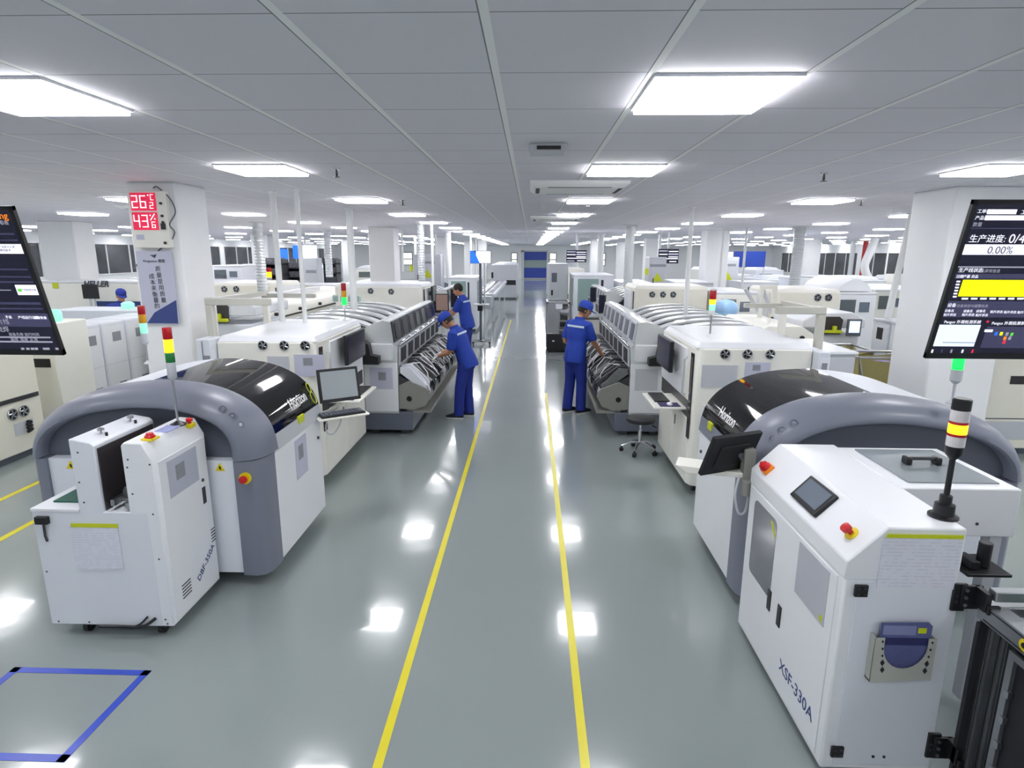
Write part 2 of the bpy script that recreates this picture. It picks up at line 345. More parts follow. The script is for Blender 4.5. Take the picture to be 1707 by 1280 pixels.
one('floor_marking', tape(MB(), [(-3.02, 3.01), (-2.235, 3.01), (-2.255, 2.4), (-3.02, 2.4), (-3.02, 3.01)], .044), 'bline', 'blue tape rectangle marked on the bare grey floor', 'floor marking', smooth=0)
# ---------------------------------------------------------------- ceiling lights: one square panel fills one grid cell
ROWX = [.7525 + 2.975 * k for k in range(-6, 8)]
ROWY = [2.79 + GP * (0 if k == 0 else 4 + 5 * (k - 1)) for k in range(0, 18)]
ROWY = [-3.16, -.18] + ROWY
which = {0: 'row above the aisle'}
def row_name(k):
    if k in which: return which[k]
    return '%s row on the %s side' % (ORD[abs(k) - 1], 'clock' if k < 0 else 'stool')
proto_l = far_l = None
for ki, X in enumerate(ROWX):
    k = ki - 6
    for j, Y in enumerate(ROWY):
        if j < 2 and abs(k) > 3: continue
        if k == 0 and j in (5,): pass
        if Y > YF - .5: continue
        if any(a < X + .3 and b > X - .3 and c < Y + .3 and d_ > Y - .3 for a, b, c, d_ in COLS): continue
        lab = 'white ceiling panel light, %s from the front, %s' % (ORD[j], row_name(k))
        near = Y < 19 and abs(k) < 5
        if near and proto_l is None:
            proto_l = o = thing('ceiling_light', lab, 'ceiling light', (0, 0, 0), 'ceiling panel lights'); h = GP / 2 - .012
            obj('diffuser', B(-h + .012, h - .012, -h + .012, h - .012, -.03, -.002), 'lamp', o, smooth=0)  # lip set proud so its glowing sides brighten the ceiling
            obj('frame', B(-h, h, -h, -h + .012, -.012, 0).box(-h, h, h - .012, h, -.012, 0).box(-h, -h + .012, -h, h, -.012, 0).box(h - .012, h, -h, h, -.012, 0), 'white', o, smooth=0)
        elif near: o = dup(proto_l, (0, 0, 0), None, lab, 'ceiling panel lights')
        elif far_l is None: far_l = o = one('ceiling_light', B(-.275, .275, -.275, .275, -.03, -.002), 'lamp', lab, 'ceiling light', 'ceiling panel lights', smooth=0)  # far slab also stands proud, its glowing sides brightening the ceiling
        else: o = far_l.copy(); C.objects.link(o); o['label'] = lab
        o.location = (X, Y, ZC)
# ---------------------------------------------------------------- ceiling fittings
t = thing('ceiling_camera_housing', 'small white box with a dark slot on the ceiling above the aisle', 'smoke detector', (.1, 4.05, ZC))
obj('housing', B(-.02, .22, 3.97, 4.2, ZC - .05, ZC), 'lgrey', t, bevel=.012); obj('vent_slot', B(.03, .18, 3.962, 3.97, ZC - .042, ZC - .02), 'black', t)
def cassette(cx, cy_, wx, wy, lab):
    t = thing('air_conditioner', lab, 'air conditioner', (cx, cy_, ZC), 'ceiling cassette air conditioners')
    obj('body_panel', MB().loft([[(cx - sx * wx / 2 * s_, cy_ - sy * wy / 2 * s_, z) for sx, sy in ((1, 1), (-1, 1), (-1, -1), (1, -1))] for s_, z in ((1, ZC), (1, ZC - .03), (.9, ZC - .06), (.6, ZC - .065))]), 'vinyl', t, bevel=.008)
    for s_ in (-1, 1): obj('air_slot', B(cx - wx * .32, cx + wx * .32, cy_ + s_ * wy * .42 - .02, cy_ + s_ * wy * .42 + .02, ZC - .062, ZC - .04), 'dark_in', t)
    for s_ in (-1, 1): obj('air_slot', B(cx + s_ * wx * .42 - .02, cx + s_ * wx * .42 + .02, cy_ - wy * .32, cy_ + wy * .32, ZC - .062, ZC - .04), 'dark_in', t)
    return t
cassette(.46, 6.35, .95, .8, 'flat white cassette air conditioner above the aisle, first from the front')
cassette(.46, 12.0, .95, .8, 'flat white cassette air conditioner above the aisle, second from the front')
cassette(-5.6, 9.3, .95, .8, 'flat white cassette air conditioner on the ceiling above the cream oven')
for x, y, lab in [(-1.61, 5.16, 'small ceiling sprinkler head on the clock side of the aisle'), (2.48, 5.43, 'small ceiling sprinkler head on the stool side of the aisle'), (.75, 8.3, 'small ceiling sprinkler head hanging by the aisle light panel'),
                  (-1.7, 8.2, 'small ceiling sprinkler head above the feeder machine with two workers'), (4.2, 8.1, 'small ceiling sprinkler head near the white pillar on the stool side')]:
    s_ = thing('sprinkler_head', lab, 'sprinkler', (x, y, ZC), 'ceiling sprinklers')
    obj('escutcheon', MB().lathe((x, y, ZC), [(.035, 0), (.03, -.01), (.012, -.015)]), 'chrome', s_)
    obj('deflector', MB().lathe((x, y, ZC), [(.008, -.012), (.012, -.05), (.006, -.06), (.026, -.066), (.026, -.07)]), 'dsteel', s_)
# ---------------------------------------------------------------- pipes and ducts that hang from the ceiling
def pipe(name, x, y, r, z0, lab, m='pipe', ribbed=0, lean=(0, 0), group='white utility pipes'):
    if ribbed:
        b = MB(); n = int((ZC - z0) / ribbed); rings = []
        prof = []
        for i in range(n):
            prof += [(r * .9, z0 + ribbed * i), (r, z0 + ribbed * (i + .5))]
        prof.append((r * .9, ZC)); b.lathe((x, y, 0), prof, 14)
    else: b = MB().cyl((x + lean[0], y + lean[1], z0), (x, y, ZC), r, n=14)
    t = thing(name, lab, 'pipe' if not ribbed else 'duct', (x, y, z0), group)
    obj('ceiling_collar', MB().lathe((x, y, ZC), [(r * 1.5, 0), (r * 1.5, -.015), (r, -.03)], 14), m, t)
    obj('shaft', b, m, t, smooth=30); return t
pipe('utility_pipe', -2.92, 6.98, .034, 1.62, 'white slanting cable pipe rising from the cream machine with three fans, thicker one', lean=(.0, .0))
pipe('utility_pipe', -2.58, 6.8, .025, 1.62, 'slim white cable pipe rising from the cream machine with three fans')
pipe('utility_pipe', -2.86, 9.7, .055, 1.5, 'thick white cable pipe rising from the striped silver machine roof')
pipe('exhaust_duct', -6.4, 14.3, .12, 1.5, 'ribbed grey exhaust duct rising from the two-fan machine', 'duct', .07, group='ribbed exhaust ducts')
pipe('exhaust_duct', -6.5, 19.5, .12, 1.62, 'ribbed grey exhaust duct before the dark window band', 'duct', .08, group='ribbed exhaust ducts')
pipe('exhaust_duct', -2.62, 14.6, .09, 1.5, 'ribbed grey exhaust duct behind the bareheaded worker', 'duct', .06, group='ribbed exhaust ducts')
pipe('utility_pipe', -2.32, 14.4, .03, 1.5, 'slim white pipe beside the ribbed duct behind the bareheaded worker')
pipe('utility_pipe', -2.75, 20.4, .09, 1.4, 'white pipe standing past the grey cabinet with yellow triangle')
pipe('utility_pipe', -4.1, 19.5, .03, 1.8, 'thin white pipe beyond the square white column')
pipe('exhaust_duct', 2.42, 15.2, .12, 1.58, 'bright ribbed steel duct behind the far cream three-fan machine', 'duct', .09, group='ribbed exhaust ducts')
pipe('utility_pipe', 2.55, 22.5, .1, 1.4, 'white pipe rising behind the second silver placement machine')
pipe('utility_pipe', 2.38, 9.3, .034, 1.45, 'slim white pipe rising from the striped roof on the stool side')
pipe('utility_pipe', 5.1, 16.6, .035, .9, 'slim white pipe in front of the blue wall board, nearer one')
pipe('utility_pipe', 5.75, 16.7, .035, .9, 'slim white pipe in front of the blue wall board, second one')
pipe('exhaust_duct', 6.85, 16.0, .14, 1.3, 'thick ribbed white duct beside the far two-fan machine', 'duct', .05, group='ribbed exhaust ducts')
pipe('utility_pipe', 6.3, 10.5, .052, 1.335, 'stout white pipe slanting past the dome machine', lean=(-.05, .2))
for x, y, r, z0, lab in [(-3.45, 22.2, .045, 0, 'slim white pipe just past the tall grey triangle cabinet, clock side'), (-4.95, 26.3, .06, 0, 'white pipe before the far bright windows, clock side'), (-2.6, 26.5, .05, 0, 'slim white pipe beside the roller conveyor, nearer one'), (-2.7, 30.2, .05, 0, 'slim white pipe beside the roller conveyor, farther one'),
                         (-5.6, 19.0, .04, 1.8, 'slim white pipe over the long cream oven, clock side'), (2.75, 17.75, .04, 0, 'slim white pipe beside the mint-glazed machine on the stool side'), (4.75, 22.9, .06, 0, 'white pipe behind the stool-side grey triangle cabinet'), (3.0, 27.2, .06, 0, 'white pipe far down the stool side, before the cream box machine'), (2.3, 30.5, .05, 0, 'white pipe far down the stool side, beyond the cream box machine')]:
    pipe('utility_pipe', x, y, r, z0, lab)
pipe('fire_pipe', 18.0, 33.7, .13, .6, 'red fire pipe running up the far side wall', 'redpipe', group='fire pipes')
pipe('drain_pipe', 17.4, 33.8, .12, .6, 'grey pipe standing beside the red fire pipe', 'duct', group='grey pipes')
pipe('utility_pipe', 15.4, 27.0, .03, 1.0, 'thin white pipe beside the bowed white hose')
one('flexible_hose', MB().tube(spline([(14.9, 27.2, ZC), (14.75, 27.2, 2.5), (14.6, 27.2, 1.9), (14.85, 27.2, 1.3), (15.2, 27.2, .9)], 6), .17, 12), 'pipe', 'thick white hose bowing down from the ceiling past the red pipe', 'hose')
# ---------------------------------------------------------------- big tilted monitors that hang over the line
def tv(label, corner, left, w_, h, tilt, feats):
    """corner = lower corner next to the aisle; the screen runs away from the aisle"""
    x0 = 0 if left else -w_
    t = thing('wall_monitor', label, 'monitor', (0, 0, 0), 'large tilted line monitors')
    b = .016
    obj('screen', B(x0 + b, x0 + w_ - b, -.002, 0, b * 1.6, h - b), 's_bg', t, smooth=0)
    obj('bezel', B(x0, x0 + w_, -.004, .012, 0, b * 1.6).box(x0, x0 + w_, -.004, .012, h - b, h).box(x0, x0 + b, -.004, .012, 0, h).box(x0 + w_ - b, x0 + w_, -.004, .012, 0, h), 'black', t)
    obj('rear_shell', B(x0 + .02, x0 + w_ - .02, .002, .02, .02, h - .02).box(x0 + .15, x0 + w_ - .15, .03, .07, h * .2, h * .8), 'black', t)
    xm = x0 + w_ * .55
    obj('ceiling_bracket', B(xm - .1, xm + .1, .06, .075, h * .3, h * .75).box(xm - .02, xm + .02, .07, .1, h * .35, 1.02), 'black', t)
    Rx = Matrix.Rotation(tilt, 3, 'X'); o0 = Vector(corner); nrm = Rx @ Vector((0, -1, 0))
    def uv(px, py):
        d = ray(px, py); q = d * ((o0 - Vector((0, 0, HC))).dot(nrm) / d.dot(nrm)) + Vector((0, 0, HC)) - o0
        q = Rx.inverted() @ q; return q.x, q.z
    for f in feats:
        if f[0] == 'r':
            _, a, b_, m_ = f[:4]; (u0, v0), (u1, v1) = uv(*a), uv(*b_)
            obj('screen_field', B(u0, u1, -.0045 - (.001 if len(f) > 4 else 0), -.002, min(v0, v1), max(v0, v1)), m_, t, smooth=0)
        else:
            _, a, body, size, m_ = f[:5]; u, v = uv(*a)
            text(body, size * (.62 if '/' not in body and '%' not in body else .8), (u, -.0062, v), '-y', m_, t, 'screen_text', align=f[5] if len(f) > 5 else 'LEFT', ext=.0003)
    t.location = corner; t.rotation_euler = (tilt, 0, 0); return t
Z = lambda ox, oy, sc: (lambda x, y: (ox + x / sc, oy + y / sc))
z = Z(1500, 300, 3.764)
F = [('r', z(543, 213), z(733, 184), 's_white'), ('r', z(527, 251), z(990, 222), 's_white'), ('t', z(480, 196), '工单编号', .026, 's_text'), ('t', z(466, 237), '产品名称', .026, 's_text'), ('t', z(450, 279), '数量', .028, 's_grey'),
     ('t', z(752, 202), '工单', .03, 's_text'), ('r', z(440, 305), z(990, 301), 's_bar'),
     ('t', z(428, 369), '生产进度:', .052, 's_text'), ('t', z(676, 369), '0/40', .06, 's_text'), ('r', z(388, 467), z(990, 405), 's_white'), ('t', z(542, 440), '0.00%', .05, 's_bar'),
     ('r', z(362, 548), z(990, 543), 's_grey'), ('t', z(362, 565), '生产线状态', .03, 's_text'), ('t', z(476, 569), '设备异常信息', .024, 's_grey'), ('r', z(340, 616), z(990, 590), 's_bar'), ('t', z(347, 604), '日期', .022, 's_text', 'LEFT'), ('t', z(390, 604), '产量 良品', .022, 's_text'),
     ('r', z(362, 728), z(990, 628), 's_yellow')]
for i in range(6): F.append(('r', z(352 - i * 4.6, 640 + i * 19), z(376 - i * 4.6, 631 + i * 19), 's_text'))
for i in range(8): F.append(('r', z(384 + i * 58, 748), z(426 + i * 58, 738), 's_text'))
F += [('r', z(290, 800), z(990, 762), 's_bar'), ('t', z(292, 784), '设备', .028, 's_text'), ('t', z(350, 788), '设备状态与报警信息', .022, 's_grey'), ('r', z(268, 858), z(990, 806), 's_bar')]
for x_, yy in [(275, 818), (392, 820), (472, 820), (560, 825), (645, 827), (730, 828), (268, 843), (383, 843), (468, 845)]: F.append(('t', z(x_, yy), '贴片状态' if yy > 822 else '设备名', .02, 's_text'))
F += [('t', z(272, 888), 'Pangus 外观检测系统', .026, 's_text'), ('t', z(570, 896), 'Pangus 外观检测系统', .026, 's_text'), ('r', z(540, 892), z(556, 882), 's_red'), ('r', z(205, 1040), z(505, 908), 's_pale'), ('r', z(262, 1019), z(466, 1015), 's_grey', 1),
      ('r', z(500, 1050), z(990, 922), 's_bar'), ('r', z(527, 951), z(580, 936), 's_white', 1)]
for x_, yy, m_ in [(600, 962, 's_blue'), (632, 962, 's_yellow'), (668, 964, 's_grey'), (698, 966, 's_green'), (655, 990, 's_orange'), (685, 990, 's_grey'), (650, 1014, 's_red')]: F.append(('r', z(x_ - 13, yy + 10), z(x_ + 11, yy - 10), m_, 1))
for x_, m_ in [(200, 's_white'), (260, 's_bar'), (320, 's_grey'), (390, 's_pale'), (452, 's_red')]: F.append(('r', z(x_ - 8, 1082), z(x_ + 8, 1062), m_))
tv('large tilted black monitor hanging by the white pillar, showing a yellow block chart', (1.633, 2.5, 2.0), True, 1.15, .632, .22, F)
z = Z(0, 320, 4.267)
F = [('t', z(-50, 168), 'iong', .06, 's_orange'), ('t', z(-60, 218), '生产看板', .03, 's_grey'), ('r', z(-300, 302), z(105, 292), 's_bar'), ('r', z(-300, 345), z(128, 338), 's_bar'), ('r', z(-200, 436), z(150, 370), 's_white'), ('t', z(-40, 388), '工单产品批次记录', .018, 's_bar'), ('t', z(-30, 412), '工艺路线版本', .018, 's_bar'),
     ('r', z(-300, 552), z(198, 544), 's_bar'), ('r', z(-300, 604), z(222, 598), 's_bar'), ('r', z(-300, 642), z(238, 634), 's_bar'), ('r', z(-300, 697), z(80, 694), 's_grey'), ('r', z(136, 730), z(256, 660), 's_white'), ('r', z(138, 706), z(156, 686), 's_green', 1), ('t', z(160, 694), '产线检验合格', .017, 's_bar'),
     ('r', z(-300, 795), z(290, 783), 's_bar'), ('r', z(-300, 830), z(305, 824), 's_bar'), ('r', z(-300, 952), z(340, 862), 's_bar'), ('t', z(45, 888), '不良', .024, 's_text'), ('t', z(136, 890), '产线运行记录', .024, 's_text'), ('t', z(250, 892), '报警数量', .022, 's_text'),
     ('t', z(-60, 920), '贴片线', .044, 's_grey'), ('t', z(-60, 975), '回流焊', .044, 's_grey'), ('t', z(70, 1010), '设备名称 运行时间', .026, 's_grey'), ('r', z(-300, 1032), z(360, 1028), 's_grey'), ('t', z(80, 1044), '温度 湿度 正常', .03, 's_grey'), ('r', z(-300, 1064), z(375, 1060), 's_grey')]
for x_ in (165, 202, 235, 262, 320, 344, 410): F.append(('r', z(x_ - 7, 1120), z(x_ + 9, 1106), 's_grey'))
tv('large tilted black monitor hanging over the cream machine, showing dark tables', (-2.01, 2.5, 1.98), False, 1.15, .625, .23, F)
# ---------------------------------------------------------------- clock display and banner on the square column
Yc = 6.12
t = thing('led_clock_display', 'white box with red digital temperature and humidity readout on the column', 'digital display', (-3.83, Yc, 2.45))
obj('housing', B(-3.975, -3.605, Yc - .07, Yc - .002, 2.45, 3.0), 'cream', t, bevel=.008)
LS = {'2': 'abged', '6': 'afgedc', '4': 'fgbc', '3': 'abgcd', 'c': 'afed'}
def seg(m, ch, x, zz, w_, h):
    s_ = w_ * .16; g = .003
    P_ = dict(a=(x, x + w_, zz + h - s_, zz + h), g=(x, x + w_, zz + h / 2 - s_ / 2, zz + h / 2 + s_ / 2), d=(x, x + w_, zz, zz + s_), f=(x, x + s_, zz + h / 2, zz + h), b=(x + w_ - s_, x + w_, zz + h / 2, zz + h), e=(x, x + s_, zz, zz + h / 2), c=(x + w_ - s_, x + w_, zz, zz + h / 2))
    for k in LS[ch]: m.box(P_[k][0], P_[k][1], Yc - .076, Yc - .0735, P_[k][2], P_[k][3])
for zz, ds, sm in ((2.81, '26', '2'), (2.625, '43', '6')):
    f = obj('red_display', B(-3.955, -3.70, Yc - .0735, Yc - .07, zz, zz + .17), 'led', t, smooth=0)
    m = MB(); seg(m, ds[0], -3.943, zz + .025, .06, .12); seg(m, ds[1], -3.86, zz + .025, .06, .12); seg(m, sm, -3.765, zz + .02, .036, .06)
    if ds == '26': seg(m, 'c', -3.75, zz + .1, .03, .055); m.box(-3.778, -3.766, Yc - .076, Yc - .0735, zz + .14, zz + .152)
    else:
        m.box(-3.778, -3.766, Yc - .076, Yc - .0735, zz + .135, zz + .147).box(-3.735, -3.723, Yc - .076, Yc - .0735, zz + .1, zz + .112); m.tube([(-3.772, Yc - .075, zz + .095), (-3.726, Yc - .075, zz + .155)], .005, 4)
    obj('lit_digits', m, 'ledseg', f, smooth=0)
obj('name_label', B(-3.94, -3.86, Yc - .072, Yc - .07, 2.53, 2.58), 'lilac', t)
for k, zz in enumerate((2.88, 2.76, 2.7)): obj('control_knob', MB().cyl((-3.65, Yc - .085, zz), (-3.65, Yc - .07, zz), .012, n=12), 'black', t)
obj('control_knob', B(-3.672, -3.63, Yc - .085, Yc - .07, 2.63, 2.69), 'black', t); obj('control_knob', MB().cyl((-3.65, Yc - .085, 2.5), (-3.65, Yc - .07, 2.5), .014, n=12), 'black', t)
one('power_cable', MB().tube(spline([(-3.74, Yc - .02, 3.03), (-3.68, Yc - .05, 3.035), (-3.58, Yc - .03, 2.93), (-3.545, Yc - .02, 2.8), (-3.6, Yc - .05, 2.68), (-3.57, Yc - .03, 2.6), (-3.66, Yc - .02, 2.48), (-3.75, Yc - .009, 2.44), (-3.85, Yc - .008, 2.36), (-3.98, Yc - .008, 2.31), (-4.05, Yc - .008, 2.24)], 5), .006, 8), 'dgrey', 'thin black cable looping beside the red digital display', 'cable')
t = thing('wall_banner', 'pale hanging banner with dark vertical characters and a blue corner on the column', 'banner', (-3.83, Yc, 1.66))
obj('sheet', B(-4.0, -3.63, Yc - .022, Yc - .016, 1.68, 2.42), 'lilac', t, smooth=0)
obj('blue_corner', MB().prism([(-3.97, 1.69), (-3.645, 1.69), (-3.64, 1.93), (-3.88, 1.8)], 'y', Yc - .025, Yc - .022), mat('banner_blue', '#3a4a86', .5), t, smooth=0)
text('Kingunion 精联', .036, (-3.82, Yc - .0235, 2.32), '-y', 'darkink', t); obj('emblem', MB().prism([(-3.81, 2.35), (-3.785, 2.39), (-3.83, 2.38), (-3.86, 2.385)], 'y', Yc - .0245, Yc - .022), 'darkink', t, smooth=0)
for k, ch in enumerate('质量是用质量'): text(ch, .058, (-3.79 + .004 * k, Yc - .0235, 2.24 - k * .063), '-y', 'darkink', t)
for k, ch in enumerate('成本来衡量的'): text(ch, .058, (-3.865 + .004 * k, Yc - .0235, 2.165 - k * .06), '-y', 'darkink', t)
# ================================================================= solder paste printers
ARCH = [(0, .98), (.015, 1.09), (.055, 1.2), (.14, 1.305), (.27, 1.39), (.45, 1.455), (.7, 1.49), (.95, 1.488), (1.25, 1.445), (1.48, 1.37), (1.64, 1.27), (1.74, 1.13), (1.78, .98)]
MOUTH = [(.215, .98), (.22, 1.09), (.26, 1.18), (.34, 1.25), (.5, 1.315), (.7, 1.35), (.95, 1.352), (1.22, 1.315), (1.42, 1.255), (1.56, 1.18), (1.635, 1.1), (1.665, 1.03), (1.67, .98)]
def inset(P, d):
    out = []
    for i, p in enumerate(P):
        a, b = P[max(0, i - 1)], P[min(len(P) - 1, i + 1)]; t = Vector((b[0] - a[0], b[1] - a[1])).normalized()
        out.append((p[0] + t.y * d, p[1] - t.x * d))
    return out
def desk_monitor(parent, c, yaw, tilt, w_, h, scr, name='monitor', thick=.03, hump=.03):
    """flat monitor, bottom edge centre at c; yaw 0 faces the camera side"""
    R4 = Matrix.Translation(c) @ Matrix.Rotation(yaw, 4, 'Z') @ Matrix.Rotation(tilt, 4, 'X')
    o = obj(name, B(-w_ / 2, w_ / 2, 0, thick, 0, h).box(-w_ * .3, w_ * .3, thick, thick + hump, h * .2, h * .75).xf(R4), 'black', parent, bevel=.006)
    obj('screen', B(-w_ / 2 + .025, w_ / 2 - .025, -.003, .001, .03, h - .025).xf(R4), scr, o, smooth=0); return o
def keyboard(parent, c, yaw, w_=.4, d=.14, m='black', name='keyboard'):
    R4 = Matrix.Translation(c) @ Matrix.Rotation(yaw, 4, 'Z')
    k = obj(name, B(-w_ / 2, w_ / 2, -d / 2, d / 2, 0, .018).xf(R4), m, parent, bevel=.005)
    b = MB()
    for r in range(4):
        for q in range(11): b.box(-w_ / 2 + .015 + q * (w_ - .03) / 11, -w_ / 2 + .015 + (q + .82) * (w_ - .03) / 11, -d / 2 + .015 + r * (d - .03) / 4, -d / 2 + .015 + (r + .8) * (d - .03) / 4, .018, .024)
    obj('keys', b.xf(R4), 'dgrey', k, smooth=0); return k
def printer(s, X0, y0, y1, label):
    P = lambda u: X0 + s * u * (.955 if s < 0 else 1.02)
    A = [(P(p.x), p.y) for p in spline([Vector(a) for a in ARCH], 4)]
    def arc(d, lo=0): 
        return [(P(p[0]), p[1]) for p in inset([tuple(q) for q in spline([Vector(a) for a in ARCH], 4)], d)]
    t = thing('stencil_printer', label, 'printing machine', (P(.8), (y0 + y1) / 2, 0), 'solder paste printers')
    x = lambda a, b: sorted((P(a), P(b)))
    obj('chassis', B(*x(.06, 1.72), y0 + .12, y1, .1, 1.0), 'cool', t)
    # end cowl: rolled rim, broad band, recessed centre
    rows = []
    out_ = [Vector(a) for a in inset(ARCH, -.006)]; mo_ = [Vector(a) for a in MOUTH]; out_ = spline(out_, 4); mo_ = spline(mo_, 4)
    for f, y in ((1.04, y0 + .14), (1.02, y0 + .05), (.98, y0 + .012), (.88, y0), (.65, y0 + .008), (.4, y0 + .035), (.2, y0 + .075), (.07, y0 + .13), (.01, y0 + .2), (0, y0 + .26), (0, y0 + .3), (.1, y0 + .31)):
        rows.append([(P((a * (1 - f) + b * f).x), y, max((a * (1 - f) + b * f).y, .98)) for a, b in zip(out_, mo_)])
    obj('end_cowl', MB().sheet(rows), 'grey', t, smooth=60)
    ins = [(P(p.x), max(p.y, .98)) for p in mo_]
    obj('recessed_panel', MB().prism(ins, 'y', y0 + .1, y0 + .14), 'dgrey', t)
    cut = next(i for i, p in enumerate(A) if abs(p[0] - X0) > .88)
    first = next(i for i, p in enumerate(A) if p[1] > 1.085)
    obj('hood_cover', MB().prism(A[first:cut + 1] + [(A[cut][0], 1.0), (P(.1), 1.0), (P(.1), A[first][1])], 'y', y0 + .3, y1), 'gloss', t, smooth=50)
    obj('rear_cover', MB().prism(A[cut:] + [(A[cut][0], .98)], 'y', y0 + .3, y1), 'cool', t, smooth=50)
    obj('front_rail', MB().prism([(P(-.004), .965), (P(.012), 1.085), (P(.1), 1.085), (P(.1), .965)], 'y', y0 + .24, y1), 'lgrey' if s < 0 else 'grey', t)
    # corner posts
    q = [(P(.21), y0 + .012), (P(.1), y0 + .004), (P(.04), y0 + .025), (P(.01), y0 + .08), (P(0), y0 + .16), (P(0), y0 + .24), (P(.2), y0 + .24)]
    cp = obj('corner_post', MB().prism(q, 'z', .1, .975), 'grey', t, smooth=50)
    q = [(P(1.62), y0 + .012), (P(1.7), y0 + .02), (P(1.765), y0 + .08), (P(1.78), y0 + .2), (P(1.62), y0 + .2)]
    obj('corner_post', MB().prism(q, 'z', .1, .975), 'grey', t, smooth=50)
    obj('end_panel', B(*x(.212, 1.618), y0 + .03, y0 + .13, .11, .975), 'cool', t)
    dr = obj('side_door', B(*x(.004, .07), y0 + .245, y1 - .01, .11, .96), 'white', t, bevel=.006)
    obj('door_lock', MB().cyl((P(.005), y1 - .1, .8), (P(-.008), y1 - .1, .8), .014, n=14), 'dsteel', dr)
    if s < 0:
        st = obj('instruction_sheet', B(*x(-.001, .004), y0 + .62, y0 + .86, .6, .93), 'lilac', dr, smooth=0)
        obj('printed_square', B(*x(-.002, 0), y0 + .68, y0 + .78, .75, .87), 'qr', st, smooth=0)
    estop((P(.12), y0 + .004, .86), (0, -1, 0), cp, .028) if s < 0 else None
    # warning triangles on the end panel
    for u in (.32, 1.45):
        m = MB().prism([(P(u) - .035, .9), (P(u) + .035, .9), (P(u), .96)], 'y', y0 + .026, y0 + .03)
        w_ = obj('warning_triangle', m, 'yellow', t, smooth=0)
        obj('bolt_symbol', MB().prism([(P(u) - .006, .935), (P(u) + .006, .935), (P(u) + .01, .905), (P(u) - .004, .915)], 'y', y0 + .024, y0 + .026), 'black', w_, smooth=0)
    # four round buttons sunk in the cowl shoulder
    for k, (u, zz) in enumerate([(.27, 1.345), (.2, 1.295), (.15, 1.235), (.125, 1.165)]):
        R = Matrix.Translation((P(u), y0 + .052, zz)) @ Matrix.Rotation(s * -.35, 4, 'Z') @ Matrix.Rotation(-.45, 4, 'X')
        b = obj('cowl_button', MB().tube([(.026 * math.cos(a), 0, .026 * math.sin(a)) for a in [i * math.pi / 9 for i in range(19)]], .004, 6).xf(R), 'grey', t)
        obj('button_cap', MB().ell((0, .004, 0), .018, .01, .018, 14, 6).xf(R), 'lgrey' if s < 0 and k > 1 else ('blue_lit' if s > 0 and k == 3 else 'grey'), b)
    # lettering and ring badge on the hood
    yd = Vector((0, -s, 0)); up = Vector((s * .05, 0, .12)).normalized(); R3 = Matrix((yd, up, yd.cross(up))).transposed()
    yc = y1 - .36 if s < 0 else y1 - .5
    text('Horizon', .125, Vector((P(.062), yc, 1.205)) + yd.cross(up) * .006, R3, 'whiteink', t, 'hood_lettering', sx=.85, bold=.002)
    c_ = Vector((P(.045), yc + (.27 if s < 0 else -.27), 1.2)) + yd.cross(up) * .006
    for k, (dz, r) in enumerate(((.055, .045), (-.04, .055)) if s < 0 else ()):
        obj('ring_badge', MB().tube([c_ + yd * r * .7 * math.cos(a) + up * (dz + r * math.sin(a)) for a in [i * math.pi / 10 for i in range(21)]], .004, 6), 'lime', t)
    for k in range(3): obj('hood_stripe', MB().tube([Vector((P(.045 + .008 * k), yc - yd.y * (.3 + .03 * k), 1.155 + .018 * k)), Vector((P(.026 + .008 * k), yc - yd.y * (.52 + .04 * k), 1.115 + .018 * k))], .003, 6), 'whiteink', t)
    obj('caution_sticker', B(*x(.0, .02), y1 - .5 if s < 0 else y1 - .32, y1 - .38 if s < 0 else y1 - .22, 1.04, 1.1), 'lime', t, smooth=0)
    for u, y in ((.2, y0 + .25), (1.4, y0 + .25), (.2, y1 - .1), (1.4, y1 - .1)):
        obj('levelling_foot', MB().lathe((P(u), y, 0), [(.05, 0), (.05, .02), (.018, .03), (.018, .12)]), 'steel', t)
    return t
M['blue_lit'] = mat('cyan_lit_button', '#35b6dc', .3, emit=.9)
pl = printer(-1, -1.88, 3.93, 5.17, 'printing machine with gloss black hood, grey cowl and a keyboard arm on its far corner')
pr = printer(1, 1.44, 3.75, 4.93, 'printing machine with gloss black hood, grey cowl and a lit blue button')
# operator screens of the two printers
t = pl
a = obj('monitor_arm', MB().tube([(-1.9, 5.2, .98), (-1.84, 5.25, .99), (-1.78, 5.32, 1.02)], .02, 8), 'mount', t)
desk_monitor(t, (-1.74, 5.34, 1.07), .62, -.22, .38, .31, 'screen_on')
tr = obj('keyboard_tray', B(-.23, .23, -.1, .12, -.02, 0).xf(Matrix.Translation((-1.7, 5.2, .985)) @ Matrix.Rotation(.62, 4, 'Z')), 'cream', t, bevel=.008)
keyboard(tr, (-1.7, 5.2, .985), .62, .4, .16)
obj('monitor_cable', MB().tube(spline([(-1.83, 5.3, 1.02), (-1.86, 5.22, .84), (-1.8, 5.2, .79), (-1.74, 5.24, .86), (-1.72, 5.28, .97)], 5), .007, 7), 'lgrey', t)
t = pr
mo = desk_monitor(t, (1.26, 3.76, 1.04), -2.72, -.38, .38, .3, 'screen_dark', thick=.03, hump=.006)
obj('monitor_arm', MB().tube([(1.46, 3.82, 1.0), (1.42, 3.76, 1.08), (1.36, 3.72, 1.16), (1.3, 3.74, 1.2)], .022, 8), 'dgrey', t)
obj('monitor_arm', MB().box(1.38, 1.45, 3.68, 3.76, .98, 1.2).cyl((1.40, 3.66, .9), (1.40, 3.66, 1.0), .032), 'mount', t, bevel=.006)
tr = obj('keyboard_tray', MB().prism([(-.26, 0), (.2, -.0), (.2, -.03), (-.18, -.05)], 'y', -.08, .1).xf(Matrix.Translation((1.25, 3.83, 1.035)) @ Matrix.Rotation(-.35, 4, 'Z')), 'cream', t, bevel=.006)
